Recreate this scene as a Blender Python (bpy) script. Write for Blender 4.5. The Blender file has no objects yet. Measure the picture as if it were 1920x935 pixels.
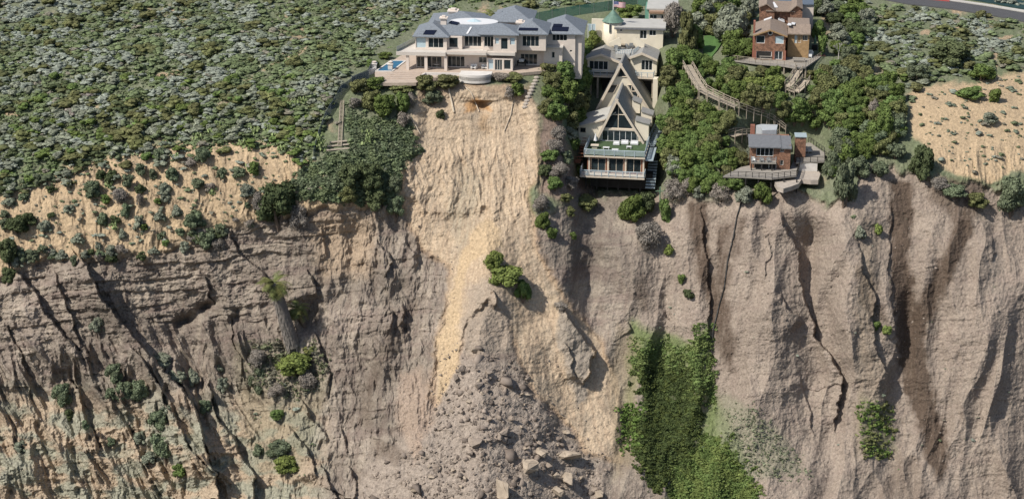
import bpy, math, random
import numpy as np
from mathutils import Vector
R_=math.radians
sc=bpy.context.scene
COL=sc.collection
random.seed(7); rng=np.random.default_rng(7)
# ------------------------------------------------ camera, sky, sun, exposure
F=3600.0; PITCH=R_(20.0); H=100.0
cam=bpy.data.cameras.new('camera'); co=bpy.data.objects.new('camera',cam); COL.objects.link(co)
co.location=(0,0,H); co.rotation_euler=(R_(90)-PITCH,0,0)
cam.sensor_width=36; cam.lens=36*F/1920; cam.clip_start=1; cam.clip_end=20000
sc.camera=co
SUN_EL=R_(49); SUN_AZ=(-0.80,-0.52)      # horizontal direction towards the sun
w=bpy.data.worlds.new('World'); sc.world=w; w.use_nodes=True
nt=w.node_tree; sky=nt.nodes.new('ShaderNodeTexSky'); sky.sky_type='NISHITA'; sky.sun_disc=False
sky.sun_elevation=SUN_EL; sky.sun_rotation=math.atan2(SUN_AZ[0],SUN_AZ[1]); sky.air_density=1.0; sky.dust_density=1.5
nt.links.new(sky.outputs[0],nt.nodes['Background'].inputs[0]); nt.nodes['Background'].inputs[1].default_value=0.1
sl=bpy.data.lights.new('sun','SUN'); sl.energy=4.4; sl.angle=R_(0.6); sl.color=(1,0.95,0.87)
so=bpy.data.objects.new('sun',sl); COL.objects.link(so)
az=Vector(SUN_AZ).normalized(); d=Vector((az.x*math.cos(SUN_EL),az.y*math.cos(SUN_EL),math.sin(SUN_EL)))
so.rotation_euler=d.to_track_quat('Z','Y').to_euler(); so.location=(-200,100,300)
vs=sc.view_settings; vs.view_transform='Standard'; vs.look='None'; vs.gamma=1; vs.exposure=0.2
# ------------------------------------------------ projection helpers
CP,SP=math.cos(PITCH),math.sin(PITCH)
def ray(px,py):
    a=(np.asarray(px,float)-960)/F; b=-(np.asarray(py,float)-467.5)/F
    return a, CP+b*SP, -SP+b*CP
def P(px,py,Y):
    a,dy,dz=ray(px,py); k=Y/dy
    return a*k, Y+0*k, H+dz*k
def tanv(py):
    a,dy,dz=ray(0,py); return -dz/dy
def Yof(py,z): return (H-z)/tanv(py)
# ------------------------------------------------ noise
def _h(ix,iy,s):
    n=(ix.astype(np.int64)*374761393+iy.astype(np.int64)*668265263+s*1442695041)&0xffffffff
    n=((n^(n>>13))*1274126177)&0xffffffff
    n=((n^(n>>16))*2246822519)&0xffffffff
    return (n^(n>>15))&0xffffffff
def noise(x,y,s=0):
    x=np.asarray(x,float); y=np.asarray(y,float)
    ix=np.floor(x); iy=np.floor(y); fx=x-ix; fy=y-iy
    u=fx*fx*fx*(fx*(fx*6-15)+10); v=fy*fy*fy*(fy*(fy*6-15)+10)
    def g(i,j):
        h=_h(ix+i,iy+j,s)*(2*math.pi/4294967296.0)
        return np.cos(h)*(fx-i)+np.sin(h)*(fy-j)
    a=g(0,0);b=g(1,0);c=g(0,1);e=g(1,1)
    return (a+(b-a)*u+(c-a)*v+(a-b-c+e)*u*v)*1.5
def fbm(x,y,s=0,o=4,g=.5):
    t=0;a=1;n=0
    for i in range(o):
        t=t+a*noise(x,y,s+i*17); n+=a; a*=g; x=x*2.03+5.1; y=y*2.03+1.7
    return t/n
def ridg(x,y,s=0,o=3,g=.5):
    t=0;a=1;n=0
    for i in range(o):
        r=1-np.abs(noise(x,y,s+i*17))*1.6; t=t+a*r; n+=a; a*=g; x=x*2.1+5.1; y=y*2.0+1.7
    return t/n
def ss(a,b,x):
    t=np.clip((x-a)/(b-a),0,1); return t*t*(3-2*t)
def segd(x,y,pts):
    """distance to polyline, side sign (+ = left of the line, looking down it means smaller x), t along 0..1"""
    best=np.full(x.shape,1e9); side=np.zeros(x.shape); tt=np.zeros(x.shape)
    n=len(pts)-1
    for i in range(n):
        ax,ay=pts[i]; bx,by=pts[i+1]; dx,dy=bx-ax,by-ay; L=dx*dx+dy*dy
        t=np.clip(((x-ax)*dx+(y-ay)*dy)/L,0,1)
        ex=x-(ax+t*dx); ey=y-(ay+t*dy); dd=np.hypot(ex,ey)
        m=dd<best; best=np.where(m,dd,best)
        side=np.where(m,np.sign(dx*(y-ay)-dy*(x-ax)),side); tt=np.where(m,(i+t)/n,tt)
    return best,side,tt
def poly_sd(x,y,pts):
    """signed distance, positive inside"""
    best=np.full(np.shape(x),1e9); ins=np.zeros(np.shape(x),bool); n=len(pts)
    for i in range(n):
        ax,ay=pts[i]; bx,by=pts[(i+1)%n]; dx,dy=bx-ax,by-ay; L=dx*dx+dy*dy+1e-9
        t=np.clip(((x-ax)*dx+(y-ay)*dy)/L,0,1)
        best=np.minimum(best,np.hypot(x-(ax+t*dx),y-(ay+t*dy)))
        if ay!=by:
            c=((ay>y)!=(by>y))&(x<(bx-ax)*(y-ay)/(by-ay)+ax); ins^=c
    return np.where(ins,best,-best)
# ------------------------------------------------ terrain: height profiles (photo row -> ground height) by column
U=1.25
LOWA=[(0,2),(80,.6),(100,-1.5),(130,-4),(200,-8.5),(260,-12.8),(333,-17),(350,-17.4),(380,-18.2),(450,-22),(500,-25.7),(600,-32.7),(700,-39),(800,-44.5),(935,-52)]
LOWC=[(0,2),(100,.3),(122,-.4),(200,-4.7),(235,-8.2),(270,-11.0),(300,-11.9),(330,-12.6),(355,-13.8),(400,-16.4),(450,-20.8),(600,-31.5),(700,-38.5),(800,-44.5),(935,-52)]
prof={
 0:[(0,1.5),(100,-1.5),(200,-6),(300,-11.5),(400,-18),(490,-24),(600,-32),(700,-39.5),(800,-46.5),(935,-55)],
 350:[(0,2),(100,0),(200,-4),(300,-10),(400,-17),(450,-21),(600,-32.5),(700,-40),(800,-46.5),(935,-55)],
 620:[(0,2),(100,.5),(160,-.5),(250,-6),(350,-12.5),(380,-15),(450,-20.5),(600,-31.5),(700,-39),(800,-45),(935,-52)],
 760:[(0,2),(50,.5),(110,-.1),(150,-.4),(165,-1),(250,-6.5),(350,-13.5),(450,-21),(600,-31.2),(700,-38),(800,-43),(935,-49)],
 900:[(0,2),(50,.5),(110,-.1),(146,-.4),(160,-.6),(170,-1.4),(200,-3.2),(250,-6.9),(300,-10.4),(400,-17.1),(500,-23.5),(600,-29.5),(700,-35),(800,-40.2),(935,-47.5)],
 1000:[(0,2),(50,.5),(110,-.1),(140,-.4),(165,-1.2),(200,-3.5),(300,-10.3),(400,-16.8),(500,-23.8),(600,-30.5),(700,-36.5),(800,-42),(935,-49)],
 1060:[(0,2),(100,0),(150,-1.5),(200,-4),(300,-10.5),(380,-15.8),(500,-24),(600,-31.5),(700,-38.5),(800,-44),(935,-51)],
 1100:LOWA,1160:LOWA,1226:LOWA,
 1252:[(0,2.5),(100,0),(200,-5.2),(300,-12),(360,-15.5),(450,-22),(500,-25.6),(600,-32.5),(700,-39),(800,-45),(935,-52.5)],
 1375:[(0,2),(100,.3),(122,-.4),(200,-4.7),(300,-10.6),(330,-12.4),(355,-13.6),(450,-20.8),(600,-31.7),(700,-38.7),(800,-44.5),(935,-52)],
 1420:LOWC,1540:LOWC,
 1575:[(0,2),(100,0),(200,-4.2),(300,-10),(400,-15.8),(500,-23),(600,-30.3),(700,-37.7),(800,-44),(935,-52)],
 1750:[(0,2),(100,0),(200,-3.8),(330,-11.5),(400,-16.4),(500,-23.3),(600,-30.8),(700,-38.2),(800,-45.6),(935,-54)],
 1920:[(0,2),(100,0),(200,-4.2),(330,-12),(400,-17),(500,-24),(600,-31.3),(700,-38.7),(800,-46),(935,-54.5)]}
xs=np.concatenate([np.linspace(-620,-60,36),np.linspace(-50,1970,1264),np.linspace(1980,2560,36)])
ys=np.concatenate([[-780,-740,-690,-630,-560,-480,-400,-330,-270,-220,-180],np.linspace(-150,-22,40),np.linspace(-20,955,612),np.linspace(962,1200,36)])
PX,PY=np.meshgrid(xs,ys)
ck=sorted(prof); rows=[]
for c in ck:
    p=prof[c]; py=np.array([q[0] for q in p],float); z=np.array([q[1] for q in p])*U
    Yk=Yof(py,z)
    yy=np.interp(ys,py,Yk)
    up=ys<0; z0=z[0]; yy[up]=Yof(ys[up],z0*np.clip(1+ys[up]/500,-.5,1))
    dn=ys>935; slope=(Yk[-1]-Yk[-2])/(py[-1]-py[-2]); yy[dn]=Yk[-1]+slope*(ys[dn]-935)
    rows.append(yy)
rows=np.array(rows)                       # col x ys
Yb=np.empty(PX.shape)
for j in range(len(ys)): Yb[j]=np.interp(xs,ck,rows[:,j])
# smooth a bit (box filters in both directions) inside
def smooth(A,ky,kx):
    for ax,k in((0,ky),(1,kx)):
        if k<2: continue
        B=np.cumsum(np.pad(A,[(k+1,k) if a==ax else (0,0) for a in (0,1)],mode='edge'),axis=ax)
        A=(np.take(B,range(2*k+1,B.shape[ax]),axis=ax)-np.take(B,range(0,B.shape[ax]-2*k-1),axis=ax))/(2*k+1)
    return A
i0=52
Yb[i0:]=smooth(Yb[i0:],5,0)
Yb=smooth(Yb,0,10)
# ---- region masks
wx=PX+14*fbm(PX/60,PY/60,11,4)+6*fbm(PX/14,PY/14,12,3); wy=PY+12*fbm(PX/50,PY/50,13,4)+5*fbm(PX/12,PY/12,14,3)
brow_pts=[(-700,520),(0,515),(60,492),(100,480),(200,484),(300,476),(400,445),(480,418),(570,396),(660,380),(760,385),(800,400),(1000,400),(1060,380),(1110,358),(1250,372),(1330,366),(1480,345),(1540,385),(1600,370),(1620,310),(1700,318),(1760,336),(1860,352),(1920,372),(2700,380)]
wyb=wy+24*fbm(PX/36,PY/60,16,3); brow=np.interp(wx,[b[0] for b in brow_pts],[b[1] for b in brow_pts])
rock=ss(-9,10,wyb-brow)
slide_poly=[(785,158),(860,160),(930,158),(992,170),(1005,215),(1012,260),(1010,330),(990,370),(1000,410),(1010,470),(1060,560),(1120,630),(1150,700),(1165,800),(1165,870),(1100,850),(1060,790),(1000,740),(968,650),(950,590),(915,560),(880,600),(860,660),(835,720),(815,762),(808,740),(822,650),(838,560),(845,500),(820,490),(790,470),(768,430),(758,390),(750,330),(768,285),(780,245),(768,200)]
sd_slide=poly_sd(wx,wy,slide_poly); slide=ss(-4,5,sd_slide)
bowl_poly=[(785,165),(992,172),(1008,250),(1005,350),(975,430),(930,480),(850,470),(790,460),(762,400),(752,330),(770,250)]
sd_bowl=poly_sd(PX+8*fbm(PX/25,PY/25,15,3),PY,bowl_poly)
debris_poly=[(840,660),(900,670),(960,690),(1010,760),(1080,830),(1120,880),(1150,960),(640,960),(690,870),(780,800),(820,740)]
debris=ss(-12,18,poly_sd(wx,wy,debris_poly))
# ---- relief in metres towards the camera
Rl=np.zeros(PX.shape)
inn=(PY>-60)
lump=fbm(PX/9,PY/8,41,4,.6); lump2=fbm(PX/26,PY/22,42,4,.55); lump_a=fbm(PX/15,PY/10,52,4,.6)
strata=ss(-.15,.15,noise(PX/170+.4*noise(PX/50,PY/50,53),(PY+.10*PX)/17,54))
# rills: left block flows down-right, the rest straight down
def rills(ang,lam,st,seed,o=3):
    c,s=math.cos(R_(ang)),math.sin(R_(ang))
    X=PX+lam*.9*fbm(PX/(lam*2.5),PY/(lam*3.5),seed+5,3); Y=PY
    S=X*c-Y*s; T=X*s+Y*c
    return ridg(S/lam,T/(lam*st),seed,o)
left=ss(650,430,PX+.25*(PY-600))
mid=ss(430,650,PX+.25*(PY-600))*ss(860,800,PX)
right=ss(1120,1180,PX)
lowr=.30+.70*ss(560,690,PY+.10*(PX-300)); rl=lowr*(2.6*rills(30,66,4.5,101,3)**2*1.6+1.5*np.clip(rills(24,30,4.5,131,2),0,9)**1.5*1.4+.55*rills(20,13,4,151,2))+(1-lowr)*(.9*lump_a+.8*strata)
rm=1.6*rills(8,60,2.6,201,3)+1.0*rills(4,24,2.4,231,3)+.3*rills(0,9,2.4,251,2)+.14*strata
rr=1.5*rills(-6,120,4.5,301,2)+.35*rills(4,34,3.4,331,3)+.10*rills(0,10,2.2,351,2)+.13*fbm(PX/6,PY/5,55,3,.65)+.05*strata

Rk=left*rl+mid*rm+(1-left)*(1-mid)*rr; Rk-=smooth(Rk,70,90); Rl+=rock*Rk*(1-.75*debris)*(1-.7*slide)
Rl+=rock*((.10+.14*left)*lump+.30*lump2)
big_l=3.6*rills(33,150,3.2,601,2); big_r=4.4*ridg((PX+.10*PY+40*fbm(PX/120,PY/160,611,2))/135,PY/520,612,2); big_m=2.0*ridg((PX+20*fbm(PX/90,PY/120,613,2))/120,PY/300,614,2)
Rl+=rock*(left*(big_l-2.3)+right*(big_r-2.9)*ss(360,470,PY)+(1-left)*(1-right)*(big_m-1.3)*(1-slide)*(1-debris))*ss(0,60,PY-brow)
ov=ss(.2,.45,noise(PX/34,PY/11,625))*ss(.0,.3,noise(PX/110,PY/70,626)); Rl+=rock*(1-debris)*(1-slide)*.45*ov*np.maximum(left,.55*mid)
# strata steps on the cliffs
st=np.abs(fbm(PX/160+.5*noise(PX/70,PY/70,49),(PY+.08*PX)/26+.6*noise(PX/90,PY/60,50),43,2)); Rl+=rock*.16*ss(.3,.02,st)*(1-debris)*(.5+.5*noise(PX/60,PY/40,44))
lo=ss(700,860,PY)*left; Rl+=lo*.8*(1-np.abs(noise(PX/20,PY/16,46))*2)*ss(.0,.15,noise(PX/90,PY/50,56))+lo*.2*(1-np.abs(noise(PX/7,PY/6,47))*2)
# sand slopes
sandy=(1-rock)*ss(250,300,PY)
Rl+=sandy*(1.3*rills(12,44,3.0,401,3)+.3*rills(8,13,3.0,421,2)+.4*lump2+.08*lump)
up=(1-rock)*(1-ss(250,300,PY)); Rl+=up*.5*fbm(PX/60,PY/22,45,3)*ss(1130,1100,PX)+0
# slide bowl: hollow with radiating streaks
th=np.arctan2(PX-930+0*PY,PY-60+.1); rad=np.hypot(PX-930,PY-60)
Rl-=1.8*ss(0,28,sd_bowl)*ss(455,300,PY); Rl+=ss(-2,14,sd_bowl)*ss(480,400,PY)*(.10*ridg(th*22,rad/150,501,3)+.03*ridg(th*80,rad/60,521,2)+.12*lump2+.05*lump+.05*fbm(PX/4,PY/5,57,2))
Rl+=slide*(.05*lump+.14*ridg(PX/16+.35*PY/16*0,PY/60,531,2))
Rl-=.9*ss(10,0,np.abs(PX-905-.0*PY)/2.2)*ss(188,192,PY)*ss(225,205,PY)*1.3
Rl+=debris*(1.2*fbm(PX/60,PY/45,56,3)+.28*fbm(PX/18,PY/14,47,4,.6)+.16*fbm(PX/6,PY/5,48,3,.7))
# the cone of fresh sand and the knob carrying the bush
def bump(cx,cy,rx,ry,a,ang=0):
    c,s=math.cos(R_(ang)),math.sin(R_(ang)); X=(PX-cx)*c+(PY-cy)*s; Y=-(PX-cx)*s+(PY-cy)*c
    return a*np.exp(-((X/rx)**2+(Y/ry)**2))
Rl+=bump(915,470,42,65,3.0)+bump(930,560,45,60,2.6)+bump(1075,650,30,85,2.5,-8)+bump(905,620,50,60,1.5)
Rl+=bump(1430,600,85,230,4.6)+bump(1605,560,50,170,3.4)+bump(1850,650,100,300,4.4)+bump(1190,480,80,120,2.6)-bump(1590,760,22,90,1.2)-bump(1700,640,26,260,1.6)-bump(1340,620,22,160,1.2)-bump(1520,480,12,90,1.0)
Rl+=bump(760,760,55,150,2.2,-10)+bump(690,600,50,120,1.6)
# right-facing scarps (polyline, height m, width px left of it)
scarps=[([(132,462),(160,495),(200,568),(234,607),(292,675),(355,743),(390,840),(414,935)],6.4,75),
 ([(240,640),(300,720),(345,822),(414,908)],3.4,45),
 ([(30,505),(60,540),(97,602),(165,675)],3.8,60),([(100,500),(125,560),(140,620),(185,700)],2.0,40),
 ([(385,700),(404,762),(438,821),(470,880),(480,935)],3.6,50),([(127,700),(146,733),(160,782),(205,870)],2.0,45),
 ([(430,425),(454,476),(500,525),(520,560)],2.0,50),([(370,500),(395,540),(402,575)],1.5,40),
 ([(430,585),(436,620),(450,670),(460,730)],1.2,30),([(0,590),(30,640),(60,720),(70,800)],1.4,40),
 ([(575,500),(588,530),(593,562)],2.2,40),([(606,425),(609,450),(611,490)],1.2,25),
 ([(700,445),(722,468),(736,492),(722,522)],1.7,35),([(760,440),(780,478),(790,510)],1.0,30),
 ([(728,575),(736,595),(740,625)],1.8,30),([(752,560),(758,600),(768,640)],1.6,20),
 ([(590,615),(606,645),(614,690),(622,760)],1.6,22),([(545,790),(568,830),(590,872),(600,900)],2.4,30),
 ([(560,742),(595,790),(622,832)],1.8,30),([(638,795),(642,822),(652,858)],1.5,28),
 ([(600,860),(618,900),(630,935)],2.2,30),([(655,870),(675,905),(660,935)],1.6,40),
 ([(1058,575),(1077,612),(1112,657),(1104,697),(1090,735)],3.4,34),([(1060,640),(1075,680),(1080,720)],1.4,14),
 ([(1460,392),(1472,423),(1500,474),(1504,537),(1520,595),(1535,639),(1561,671),(1582,722),(1572,785),(1568,830)],3.2,70),
 ([(1462,545),(1480,580),(1506,612)],1.6,35),([(1500,700),(1512,760),(1535,820)],.9,40),
 ([(1600,430),(1625,512),(1642,563),(1637,639),(1667,703),(1664,745)],1.7,60),
 ([(1318,375),(1322,467),(1330,537),(1332,600),(1328,660)],1.3,45),
 ([(1240,575),(1262,600),(1275,615)],.6,30),([(1172,605),(1182,625)],1.5,14),
 ([(920,540),(930,556),(928,575)],1.8,20),([(1670,380),(1668,470),(1675,580),(1690,680)],.8,50),
 ([(1860,440),(1868,470),(1856,500)],.8,26),([(1440,430),(1446,480),(1436,540)],.6,20)]
jx=PX+11*fbm(PX/48,PY/48,63,2)+5*fbm(PX/13,PY/13,61,3); jy=PY+9*fbm(PX/48,PY/48,64,2)+5*fbm(PX/13,PY/13,62,3)
for pts,A,wd in scarps:
    x0=min(p[0] for p in pts)-wd*3; x1=max(p[0] for p in pts)+20; y0=min(p[1] for p in pts)-50; y1=max(p[1] for p in pts)+50
    a,b=np.searchsorted(xs,[x0,x1]); c,e=np.searchsorted(ys,[y0,y1])
    dd,sd,tt=segd(jx[c:e,a:b],jy[c:e,a:b],pts)
    sgn=dd*sd
    if pts[-1][1]<930: endf=ss(1.0,.8,tt)
    else: endf=1
    f=np.where(sd>0,np.exp(-dd/wd)*ss(-.5,1.5,dd/1.5),0)
    f=f*ss(0,.15,tt)*endf*np.where((tt<=0)|(tt>=1),.0,1)
    # fade with the true side distance
    Rl[c:e,a:b]+=A*f
# hollow caves
Rl-=bump(350,600,26,10,3.6,-18)+bump(385,575,22,9,3.0,-25)+bump(905,197,22,12,1.4)*ss(188,191,PY)
Rl-=bump(592,590,20,32,3.6)+bump(575,600,14,20,2.0); Rl-=bump(445,590,9,14,2.0)+bump(432,605,7,14,1.8)
fade=ss(-150,-20,PY)
Rl*=fade
Rl*=np.where(PX<-50,ss(-400,-50,PX),1)*np.where(PX>1970,ss(2300,1970,PX),1)*np.where(PY>955,ss(1200,955,PY),1)
# flat building grounds: no relief
def pad(pts,soft=14): 
    global Rl
    Rl=Rl*(1-ss(-soft,0,poly_sd(PX,PY,pts)))
pad([(690,80),(1110,30),(1110,150),(990,158),(700,160)]); pad([(1085,50),(1250,50),(1245,345),(1085,345)]); pad([(1380,0),(1560,0),(1550,150),(1390,150)]); pad([(1350,235),(1550,235),(1550,345),(1350,345)]); pad([(1640,-20),(1930,-20),(1930,42),(1640,10)])
YG=Yb-Rl
gx=(PX-960)/F; 
def G(px,py,dz=0):
    """ground point under a photo pixel"""
    px=np.asarray(px,float); py=np.asarray(py,float)
    i=np.clip(np.searchsorted(xs,px)-1,0,len(xs)-2); j=np.clip(np.searchsorted(ys,py)-1,0,len(ys)-2)
    fx=(px-xs[i])/(xs[i+1]-xs[i]); fy=(py-ys[j])/(ys[j+1]-ys[j])
    Y=(YG[j,i]*(1-fx)+YG[j,i+1]*fx)*(1-fy)+(YG[j+1,i]*(1-fx)+YG[j+1,i+1]*fx)*fy
    x,y,z=P(px,py,Y); return x,y,z+dz
# ---- albedo
def c3(*a): return np.array(a,float)
def mix(A,B,m): return A*(1-m[...,None])+B*m[...,None]
def full(c): return np.broadcast_to(c,PX.shape+(3,)).copy()
n1=fbm(PX/40,PY/40,71,4)*.5+.5; n2=fbm(PX/9,PY/9,72,3)*.5+.5; n3=fbm(PX/120,PY/90,73,3)*.5+.5
SAND=c3(.405,.305,.195); SAND2=c3(.33,.25,.165); PURP=c3(.200,.166,.137); PURP2=c3(.270,.230,.186); TANR=c3(.33,.25,.175); GREY=c3(.275,.27,.205); GREEN=c3(.135,.155,.09); WET=c3(.088,.064,.048)
A=mix(full(GREEN),full(c3(.165,.175,.115)),ss(.35,.65,n1))
A=mix(A,full(SAND2),ss(.60,.72,n1*.5+n3*.5+.10*(n2-.5)))
left_sand=poly_sd(wx,wy,[(-700,420),(0,372),(60,338),(150,300),(250,285),(330,268),(480,262),(590,296),(620,345),(760,378),(760,420),(300,520),(-700,540)])
A=mix(A,mix(full(SAND),full(SAND2),ss(.4,.7,n1)),ss(-5,6,left_sand))
right_sand=poly_sd(wx,wy,[(1700,175),(1740,160),(1850,150),(2000,120),(2000,330),(1900,320),(1860,340),(1790,330),(1745,290),(1715,250)])
A=mix(A,mix(full(SAND),full(SAND2),ss(.45,.75,n1)*.7),ss(-5,6,right_sand))
A=mix(A,full(c3(.20,.15,.12)),ss(-6,10,poly_sd(wx,wy,[(1000,190),(1050,230),(1085,330),(1120,352),(1060,385),(1012,360),(1012,240)])))
rk=mix(full(PURP),full(PURP2),ss(.38,.68,n1)*.8); stn=fbm((PX+.15*PY)/10,PY/75,79,4)*.5+.5; rk=mix(rk,full(c3(.155,.12,.10)),ss(.52,.72,stn)*.55); rk=mix(rk,full(c3(.34,.285,.225)),ss(.50,.30,stn)*.35); bnd=fbm(PX/200,(PY+.08*PX)/20,80,3)*.5+.5; rk=mix(rk,full(c3(.17,.125,.11)),ss(.55,.68,bnd)*.35); rk*=(1+.5*(fbm(PX/130,PY/110,81,3)))[...,None]
rk=mix(rk,full(TANR),ss(-20,25,poly_sd(wx,wy,[(575,400),(700,400),(705,470),(690,520),(600,520),(590,470)]))*.8)
lowleft=ss(690,800,wy+60*(n3-.5)*2)*ss(640,560,wx)
rk=mix(rk,mix(full(c3(.37,.29,.205)),full(GREY),ss(.42,.58,fbm(wx/55,wy/35,75,3)*.5+.5)),lowleft*.85)
rk=mix(rk,full(c3(.285,.230,.187)),ss(1150,1250,PX)*.55)
rk=mix(rk,full(TANR),ss(520,400,wy)*ss(430,380,wx)*.35)
A=mix(A,rk,rock)
A=mix(A,mix(full(c3(.305,.255,.21)),full(c3(.25,.208,.172)),ss(.4,.6,n2)),debris)
for pl in ([(745,700),(790,690),(800,760),(790,850),(770,850),(745,790)],[(800,690),(822,700),(812,800),(770,870),(780,800)]):
    A=mix(A,full(c3(.31,.235,.18)),ss(-8,10,poly_sd(wx,wy,pl))*.7)
sl_col=mix(full(c3(.435,.34,.24)),full(c3(.37,.295,.215)),ss(.45,.7,n1)); sl_col=mix(sl_col,full(c3(.27,.24,.18)),ss(-12,20,poly_sd(wx,wy,[(850,310),(905,330),(895,440),(860,470),(835,400)]))*.55)
sl_col=mix(sl_col,full(c3(.29,.21,.145)),ss(.55,.75,ridg(th*40,rad/90,77,3))*.4)
A=mix(A,sl_col,slide*ss(1,0,0*PX+0*slide+0) if False else slide)
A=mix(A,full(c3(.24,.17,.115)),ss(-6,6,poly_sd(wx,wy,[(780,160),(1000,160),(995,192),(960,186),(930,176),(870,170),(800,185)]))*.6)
A=mix(A,full(c3(.30,.20,.12)),ss(10,0,np.abs(sd_slide))*ss(230,260,PY)*.4)
pth=segd(wx*.3+PX*.7,wy*.3+PY*.7,[(640,60),(560,100),(520,118),(480,140),(420,175)])[0]; A=mix(A,full(c3(.36,.28,.18)),ss(4,1.5,pth)*ss(-.1,.1,fbm(PX/26,PY/26,84,2))*(1-rock))
for bx_,by_,br_ in ((310,139,26),(335,134,16),(560,118,14),(560,60,12),(300,262,20),(228,300,24),(20,214,22),(80,120,14),(1880,70,20),(1740,62,16),(1800,55,14)): A=mix(A,full(SAND2),ss(1.15,.8,np.hypot((wx-bx_)/br_,(wy-by_)/(br_*.22)))*(1-rock))
A=mix(A,full(c3(.36,.20,.085)),ss(-4,4,poly_sd(wx,wy,[(873,192),(890,188),(917,197),(917,207),(896,204),(873,212)]))*.8)
A=mix(A,full(c3(.33,.21,.11)),ss(-6,8,poly_sd(wx,wy,[(900,212),(915,212),(912,250),(900,245)]))*.6)
A=mix(A,mix(full(c3(.46,.345,.215)),full(SAND),n1),ss(-5,5,poly_sd(wx,wy,[(915,408),(940,425),(945,460),(905,480),(880,500),(862,560),(858,620),(860,680),(835,740),(815,755),(825,640),(850,540),(868,470),(890,430)]))*.9)
A=mix(A,mix(full(PURP2),full(c3(.33,.26,.20)),n1),ss(-6,8,poly_sd(wx,wy,[(880,530),(930,510),(960,560),(962,640),(930,670),(870,665),(862,600)]))*.8)
A=mix(A,full(PURP2),ss(-4,5,poly_sd(wx,wy,[(1050,565),(1085,600),(1115,660),(1100,740),(1085,760),(1062,700),(1045,640)])))
for pl,m in (([(1672,345),(1712,345),(1708,420),(1700,480),(1712,560),(1735,620),(1730,690),(1755,760),(1775,850),(1760,900),(1735,850),(1715,760),(1690,700),(1683,600),(1672,500)],.85),
   ([(1810,400),(1820,440),(1790,500),(1760,560),(1735,620),(1712,600),(1735,550),(1765,490)],.8),([(1740,340),(1850,345),(1815,420),(1800,450),(1785,400),(1750,380)],.5),
   ([(1290,385),(1325,380),(1325,460),(1340,520),(1352,600),(1345,640),(1325,560),(1300,470)],.7),([(1352,430),(1370,425),(1365,480),(1362,560),(1375,640),(1375,700),(1352,650),(1348,560)],.6),
   ([(1385,410),(1395,410),(1385,470),(1375,480)],.5),([(1610,500),(1640,520),(1660,600),(1640,600),(1615,560)],.45),([(1680,850),(1720,860),(1740,935),(1650,935)],.3),
   ([(720,640),(770,570),(790,560),(760,620),(700,720),(690,800),(675,790),(690,700)],.35),([(700,820),(760,850),(740,870),(700,850)],.4),([(1200,520),(1212,560),(1205,580),(1195,550)],.4)):
    A=mix(A,full(WET),np.clip(ss(-12,6,poly_sd(wx+6*fbm(PX/7,PY/16,82,3),wy,pl))*m*1.25*np.clip(.35+1.5*(fbm((PX+.1*PY)/5,PY/40,83,3)*.5+.5),0,1.2),0,.95))
for pl,cc,m in (([(1185,600),(1300,640),(1330,600),(1335,740),(1380,800),(1420,940),(1250,940),(1300,850),(1320,760),(1290,690),(1200,690),(1180,800),(1165,800)],c3(.125,.165,.06),.85),
   ([(1200,690),(1262,682),(1300,700),(1315,760),(1305,830),(1275,880),(1235,915),(1195,850),(1185,800),(1212,760)],c3(.055,.072,.028),.97),([(1260,880),(1320,830),(1345,820),(1385,870),(1430,950),(1260,950)],c3(.12,.17,.055),.9),
   ([(1340,730),(1400,760),(1450,800),(1510,880),(1400,900),(1350,820)],c3(.19,.19,.13),.6),([(1160,610),(1200,640),(1190,860),(1150,900),(1140,700)],c3(.22,.18,.12),.6),
   ([(1610,740),(1670,760),(1680,840),(1620,850)],c3(.13,.16,.07),.55),([(440,640),(600,650),(620,720),(560,900),(480,880),(450,760)],c3(.20,.18,.12),.45),([(1610,400),(1650,420),(1640,640),(1680,720),(1680,860),(1600,850)],c3(.2,.16,.11),.35)):
    A=mix(A,full(cc),ss(-10,12,poly_sd(wx,wy,pl))*m*ss(.2,.6,n2+.2))
A=mix(A,full(c3(.30,.22,.16)),ss(-4,4,poly_sd(PX,PY,[(1000,95),(1060,95),(1060,135),(1000,140)])))
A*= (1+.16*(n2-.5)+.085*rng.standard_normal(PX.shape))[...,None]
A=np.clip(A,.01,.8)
def grid_mesh(name,X,Y,Z,colr=None):
    n,m=X.shape; co_=np.stack([X,Y,Z],-1).reshape(-1,3)
    me=bpy.data.meshes.new(name); idx=np.arange(n*m).reshape(n,m)
    q=np.stack([idx[1:,:-1],idx[1:,1:],idx[:-1,1:],idx[:-1,:-1]],-1).reshape(-1,4)
    fill(me,co_,q)
    if colr is not None:
        at=me.color_attributes.new('Col','FLOAT_COLOR','POINT'); at.data.foreach_set('color',np.concatenate([colr.reshape(-1,3),np.ones((n*m,1))],1).astype(np.float32).ravel())
    return me
def fill(me,co_,q,smooth=False):
    me.vertices.add(len(co_)); me.vertices.foreach_set('co',np.asarray(co_,np.float32).ravel())
    k=q.shape[1]; me.loops.add(q.size); me.loops.foreach_set('vertex_index',q.ravel().astype(np.int32))
    me.polygons.add(len(q)); me.polygons.foreach_set('loop_start',np.arange(0,q.size,k,dtype=np.int32)); 
    me.polygons.foreach_set('use_smooth',np.full(len(q),smooth)); me.update(calc_edges=True)
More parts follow.
